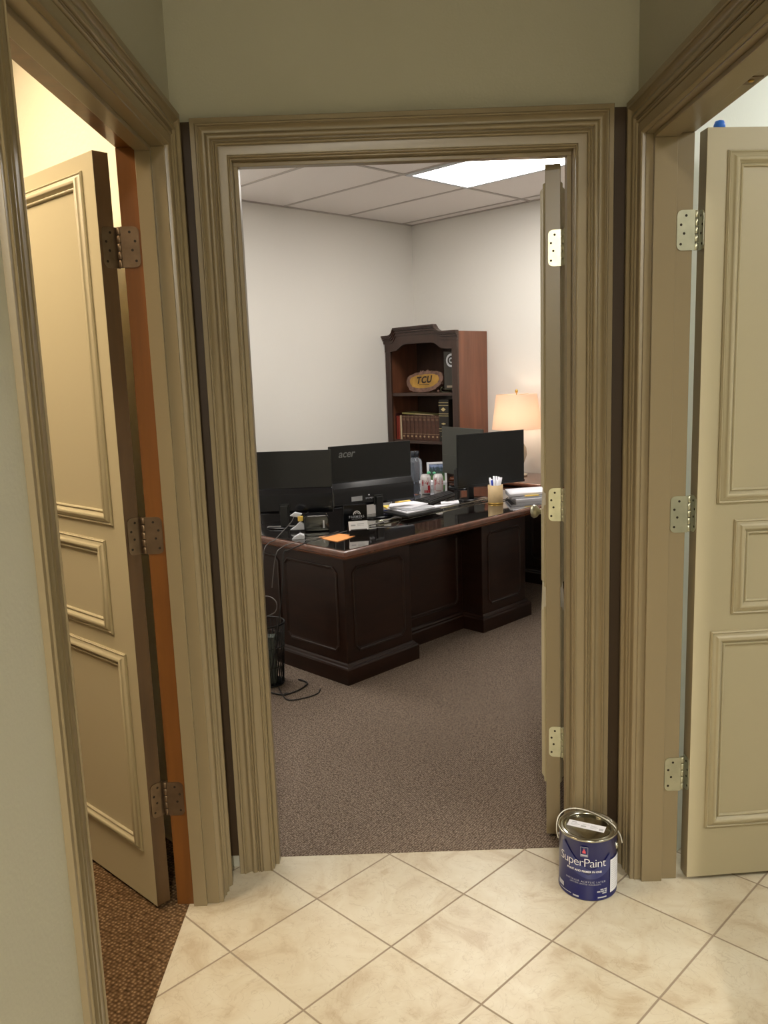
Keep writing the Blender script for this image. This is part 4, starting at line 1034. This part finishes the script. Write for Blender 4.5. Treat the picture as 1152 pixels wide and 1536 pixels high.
# ------------------------------------------------------------------ cables
def cable(label, pts, r, m_, M=I4, name='cable', group=None):
    mb = MB(); mb.tube(pts, r, 8, 0, 6)
    return tag(part(mb, name, m_, None, M), label, 'cable', group)
ZC = ZD + 0.005
cable('grey cable running from the left monitor down over the desk edge', [(-0.505, 4.55, ZT + 0.085), (-0.515, 4.46, ZT + 0.05), (-0.56, 4.30, ZC + 0.008), (-0.575, 4.18, ZC), (-0.595, 4.08, ZC + 0.003), (-0.605, 4.015, ZT - 0.004), (-0.612, 4.0, ZT - 0.05), (-0.62, 3.98, 0.5), (-0.63, 3.975, 0.36)], 0.0022, CABLEG)
cable('long grey cable crossing the desktop in front of the electronic device', [(-0.21, 4.36, ZC), (-0.30, 4.24, ZC), (-0.38, 4.17, ZC), (-0.45, 4.10, ZC), (-0.49, 4.04, ZC + 0.002), (-0.515, 3.96, ZC + 0.003), (-0.532, 3.915, ZT - 0.004), (-0.545, 3.895, ZT - 0.06), (-0.56, 3.88, 0.52)], 0.0022, CABLEG)
cable('black cable looping beside the electronic device', [(-0.43, 4.545, ZT + 0.085), (-0.47, 4.50, ZT + 0.04), (-0.465, 4.40, ZC), (-0.45, 4.32, ZC), (-0.33, 4.26, ZC), (-0.25, 4.30, ZC + 0.01)], 0.003, CABLE)
cable('black cable hanging over the left desk edge', [(-0.40, 4.08, ZC), (-0.45, 3.97, ZC), (-0.478, 3.895, ZC + 0.002), (-0.495, 3.865, ZT - 0.01), (-0.51, 3.845, ZT - 0.2), (-0.56, 3.83, 0.2), (-0.60, 3.86, 0.006), (-0.50, 3.82, 0.006)], 0.003, CABLE)
cable('grey cable running from the card box to the metal rod', [(-0.09, 4.50, ZC), (0.0, 4.56, ZC + 0.01), (0.05, 4.62, ZC + 0.02), (0.09, 4.70, ZC)], 0.004, CABLEG)
cable('pale cable loop sticking out beside the desk end', [(-0.70, 4.02, 0.40), (-0.60, 3.93, 0.465), (-0.545, 3.88, 0.45), (-0.55, 3.88, 0.40), (-0.60, 3.92, 0.365)], 0.0025, CABLEG)
cable('black cable coiled on the carpet beside the wire bin', [(-0.60, 3.84, 0.007), (-0.52, 3.80, 0.007), (-0.45, 3.86, 0.007), (-0.42, 3.94, 0.007), (-0.47, 4.0, 0.007)], 0.004, CABLE)
cable('thin black cable reaching farthest across the carpet', [(-0.56, 3.90, 0.006), (-0.50, 3.74, 0.006), (-0.42, 3.75, 0.006), (-0.36, 3.80, 0.006), (-0.35, 3.86, 0.006)], 0.003, CABLE)
cable('black cable crossing behind the pen cup', [(0.60, 5.27, ZC), (0.65, 5.24, ZC), (0.70, 5.28, ZC), (0.76, 5.25, ZC), (0.80, 5.33, ZC)], 0.003, CABLE)
cable('black cable loop under the right monitor', [(0.40, 5.34, ZC), (0.38, 5.26, ZC), (0.43, 5.24, ZC + 0.01), (0.45, 5.30, ZC)], 0.003, CABLE)
# white adapter with yellow tag
ad = thing('cable_adapter', 'crumpled white adapter with yellow tag on the left monitor base', 'adapter', (-0.475, 4.42, ZD))
mb = MB(); mb.prism([(-0.05, 0), (0.03, 0.0), (0.028, 0.03), (0.006, 0.045), (-0.02, 0.02)], 4.40, 4.43, lambda a, b_, d: (-0.47 + a, d, ZD + 0.012 + b_)); part(mb, 'white_plug', WHITEP, ad, bevel=0.004)
mb = MB(); mb.box(-0.475, -0.448, 4.405, 4.425, ZD + 0.058, ZD + 0.085); part(mb, 'yellow_tag', YELLOW, ad, bevel=0.003)
mb = MB(); mb.prism([(-0.05, 0.0), (0.0, -0.01), (0.02, 0.01), (-0.02, 0.02)], 4.41, 4.43, lambda a, b_, d: (-0.47 + a, d, ZD + 0.088 + b_)); part(mb, 'white_cap', WHITEP, ad, bevel=0.004)
mb = MB(); mb.prism([(-0.035, 0), (0.03, 0), (0.03, 0.02), (0.01, 0.03), (-0.02, 0.014)], 4.19, 4.23, lambda a, b_, d: (-0.455 + a, d, ZD + b_))
tag(part(mb, 'cable_plug', WHITEP, bevel=0.003), 'small white plug near the front left of the desktop', 'plug')

# wire bin with cables beside the desk end
BX, BY = -0.622, 3.975
wb = thing('wire_bin', 'black wire mesh bin on the carpet beside the desk end', 'bin', (BX, BY, 0.002))
for zz, r in ((0.004, 0.082), (0.10, 0.088), (0.20, 0.094), (0.315, 0.10)):
    mb = MB(); mb.tube([(BX + r * math.cos(2 * PI * k / 24), BY + r * math.sin(2 * PI * k / 24), zz + 0.004) for k in range(25)], 0.004 if zz > 0.3 or zz < 0.01 else 0.002, 6, 0, 0)
    part(mb, 'hoop', BLK, wb)
mb = MB()
for k in range(36):
    a = 2 * PI * k / 36; c = a + 0.35
    mb.tube([(BX + 0.082 * math.cos(a), BY + 0.082 * math.sin(a), 0.006), (BX + 0.10 * math.cos(c), BY + 0.10 * math.sin(c), 0.318)], 0.0013, 5, 0, 0)
    c = a - 0.35
    mb.tube([(BX + 0.082 * math.cos(a), BY + 0.082 * math.sin(a), 0.006), (BX + 0.10 * math.cos(c), BY + 0.10 * math.sin(c), 0.318)], 0.0013, 5, 0, 0)
part(mb, 'mesh_side', BLK, wb)
mb = MB(); mb.lathe([(0.08, 0.003), (0.08, 0.007)], BX, BY, 24); part(mb, 'bottom', BLK, wb)
mb = MB(); mb.box(BX - 0.04, BX + 0.05, BY - 0.03, BY + 0.03, 0.008, 0.25)
tag(part(mb, 'power_adapter', mat('grey_green_box', (86, 92, 84), .6), bevel=0.004), 'grey box standing inside the wire bin', 'box')

# ------------------------------------------------------------------ hall light
def lamp(name, typ, loc, energy, col, **k):
    l = D.lights.new(name, typ); l.energy = energy; l.color = col
    for a, v in k.items(): setattr(l, a, v)
    o = D.objects.new(name, l); C.objects.link(o); o.location = loc; return o
for hx, hy, pw, lab in ((0.05, -1.8, 156, 'round flush lamp in the hall ceiling behind the viewer'),):
    hl = thing('ceiling_downlight', lab, 'ceiling light', (hx, hy, HC - 0.01))
    mb = MB(); mb.lathe([(0.105, -0.001), (0.125, -0.006), (0.13, -0.002), (0.13, 0.0)], hx, hy, 40, 0, HC, caps=False); part(mb, 'trim_ring', WHITEP, hl)
    mb = MB(); mb.lathe([(0.0, -0.002), (0.105, -0.002)], hx, hy, 40, 0, HC, caps=False); part(mb, 'lens', mat('lit_lens', (255, 255, 255), .5, emit=((1.0, 0.90, 0.74), 3)), hl)
    lamp('hall_lamp', 'AREA', (hx, hy, HC - 0.012), pw, (1.0, 0.94, 0.84), shape='DISK', size=0.2)

# ------------------------------------------------------------------ camera and view
F = 1240.0; pitch, roll, yaw = math.radians(9.45), math.radians(-2.0), math.radians(-0.1)
cp, sp_ = math.cos(pitch), math.sin(pitch)
fw = Vector((math.sin(yaw) * cp, math.cos(yaw) * cp, -sp_)); rt = Vector((math.cos(yaw), -math.sin(yaw), 0)); up = rt.cross(fw)
r2 = rt * math.cos(roll) + up * math.sin(roll); u2 = -rt * math.sin(roll) + up * math.cos(roll)
cam = D.cameras.new('camera'); co = D.objects.new('camera', cam); C.objects.link(co)
Mc = Matrix((r2, u2, -fw)).transposed().to_4x4(); Mc.translation = (0, 0, 1.517)
co.matrix_world = Mc
cam.sensor_fit = 'VERTICAL'; cam.sensor_height = 36; cam.lens = F / 1536 * 36; cam.clip_start = 0.05
sc = bpy.context.scene; sc.camera = co
w = D.worlds.new('world'); sc.world = w; w.use_nodes = True
w.node_tree.nodes['Background'].inputs[0].default_value = (0.5, 0.5, 0.5, 1); w.node_tree.nodes['Background'].inputs[1].default_value = 0.05
vs = sc.view_settings; vs.view_transform = 'Standard'; vs.look = 'None'; vs.gamma = 1; vs.use_curve_mapping = False; vs.exposure = 0.0
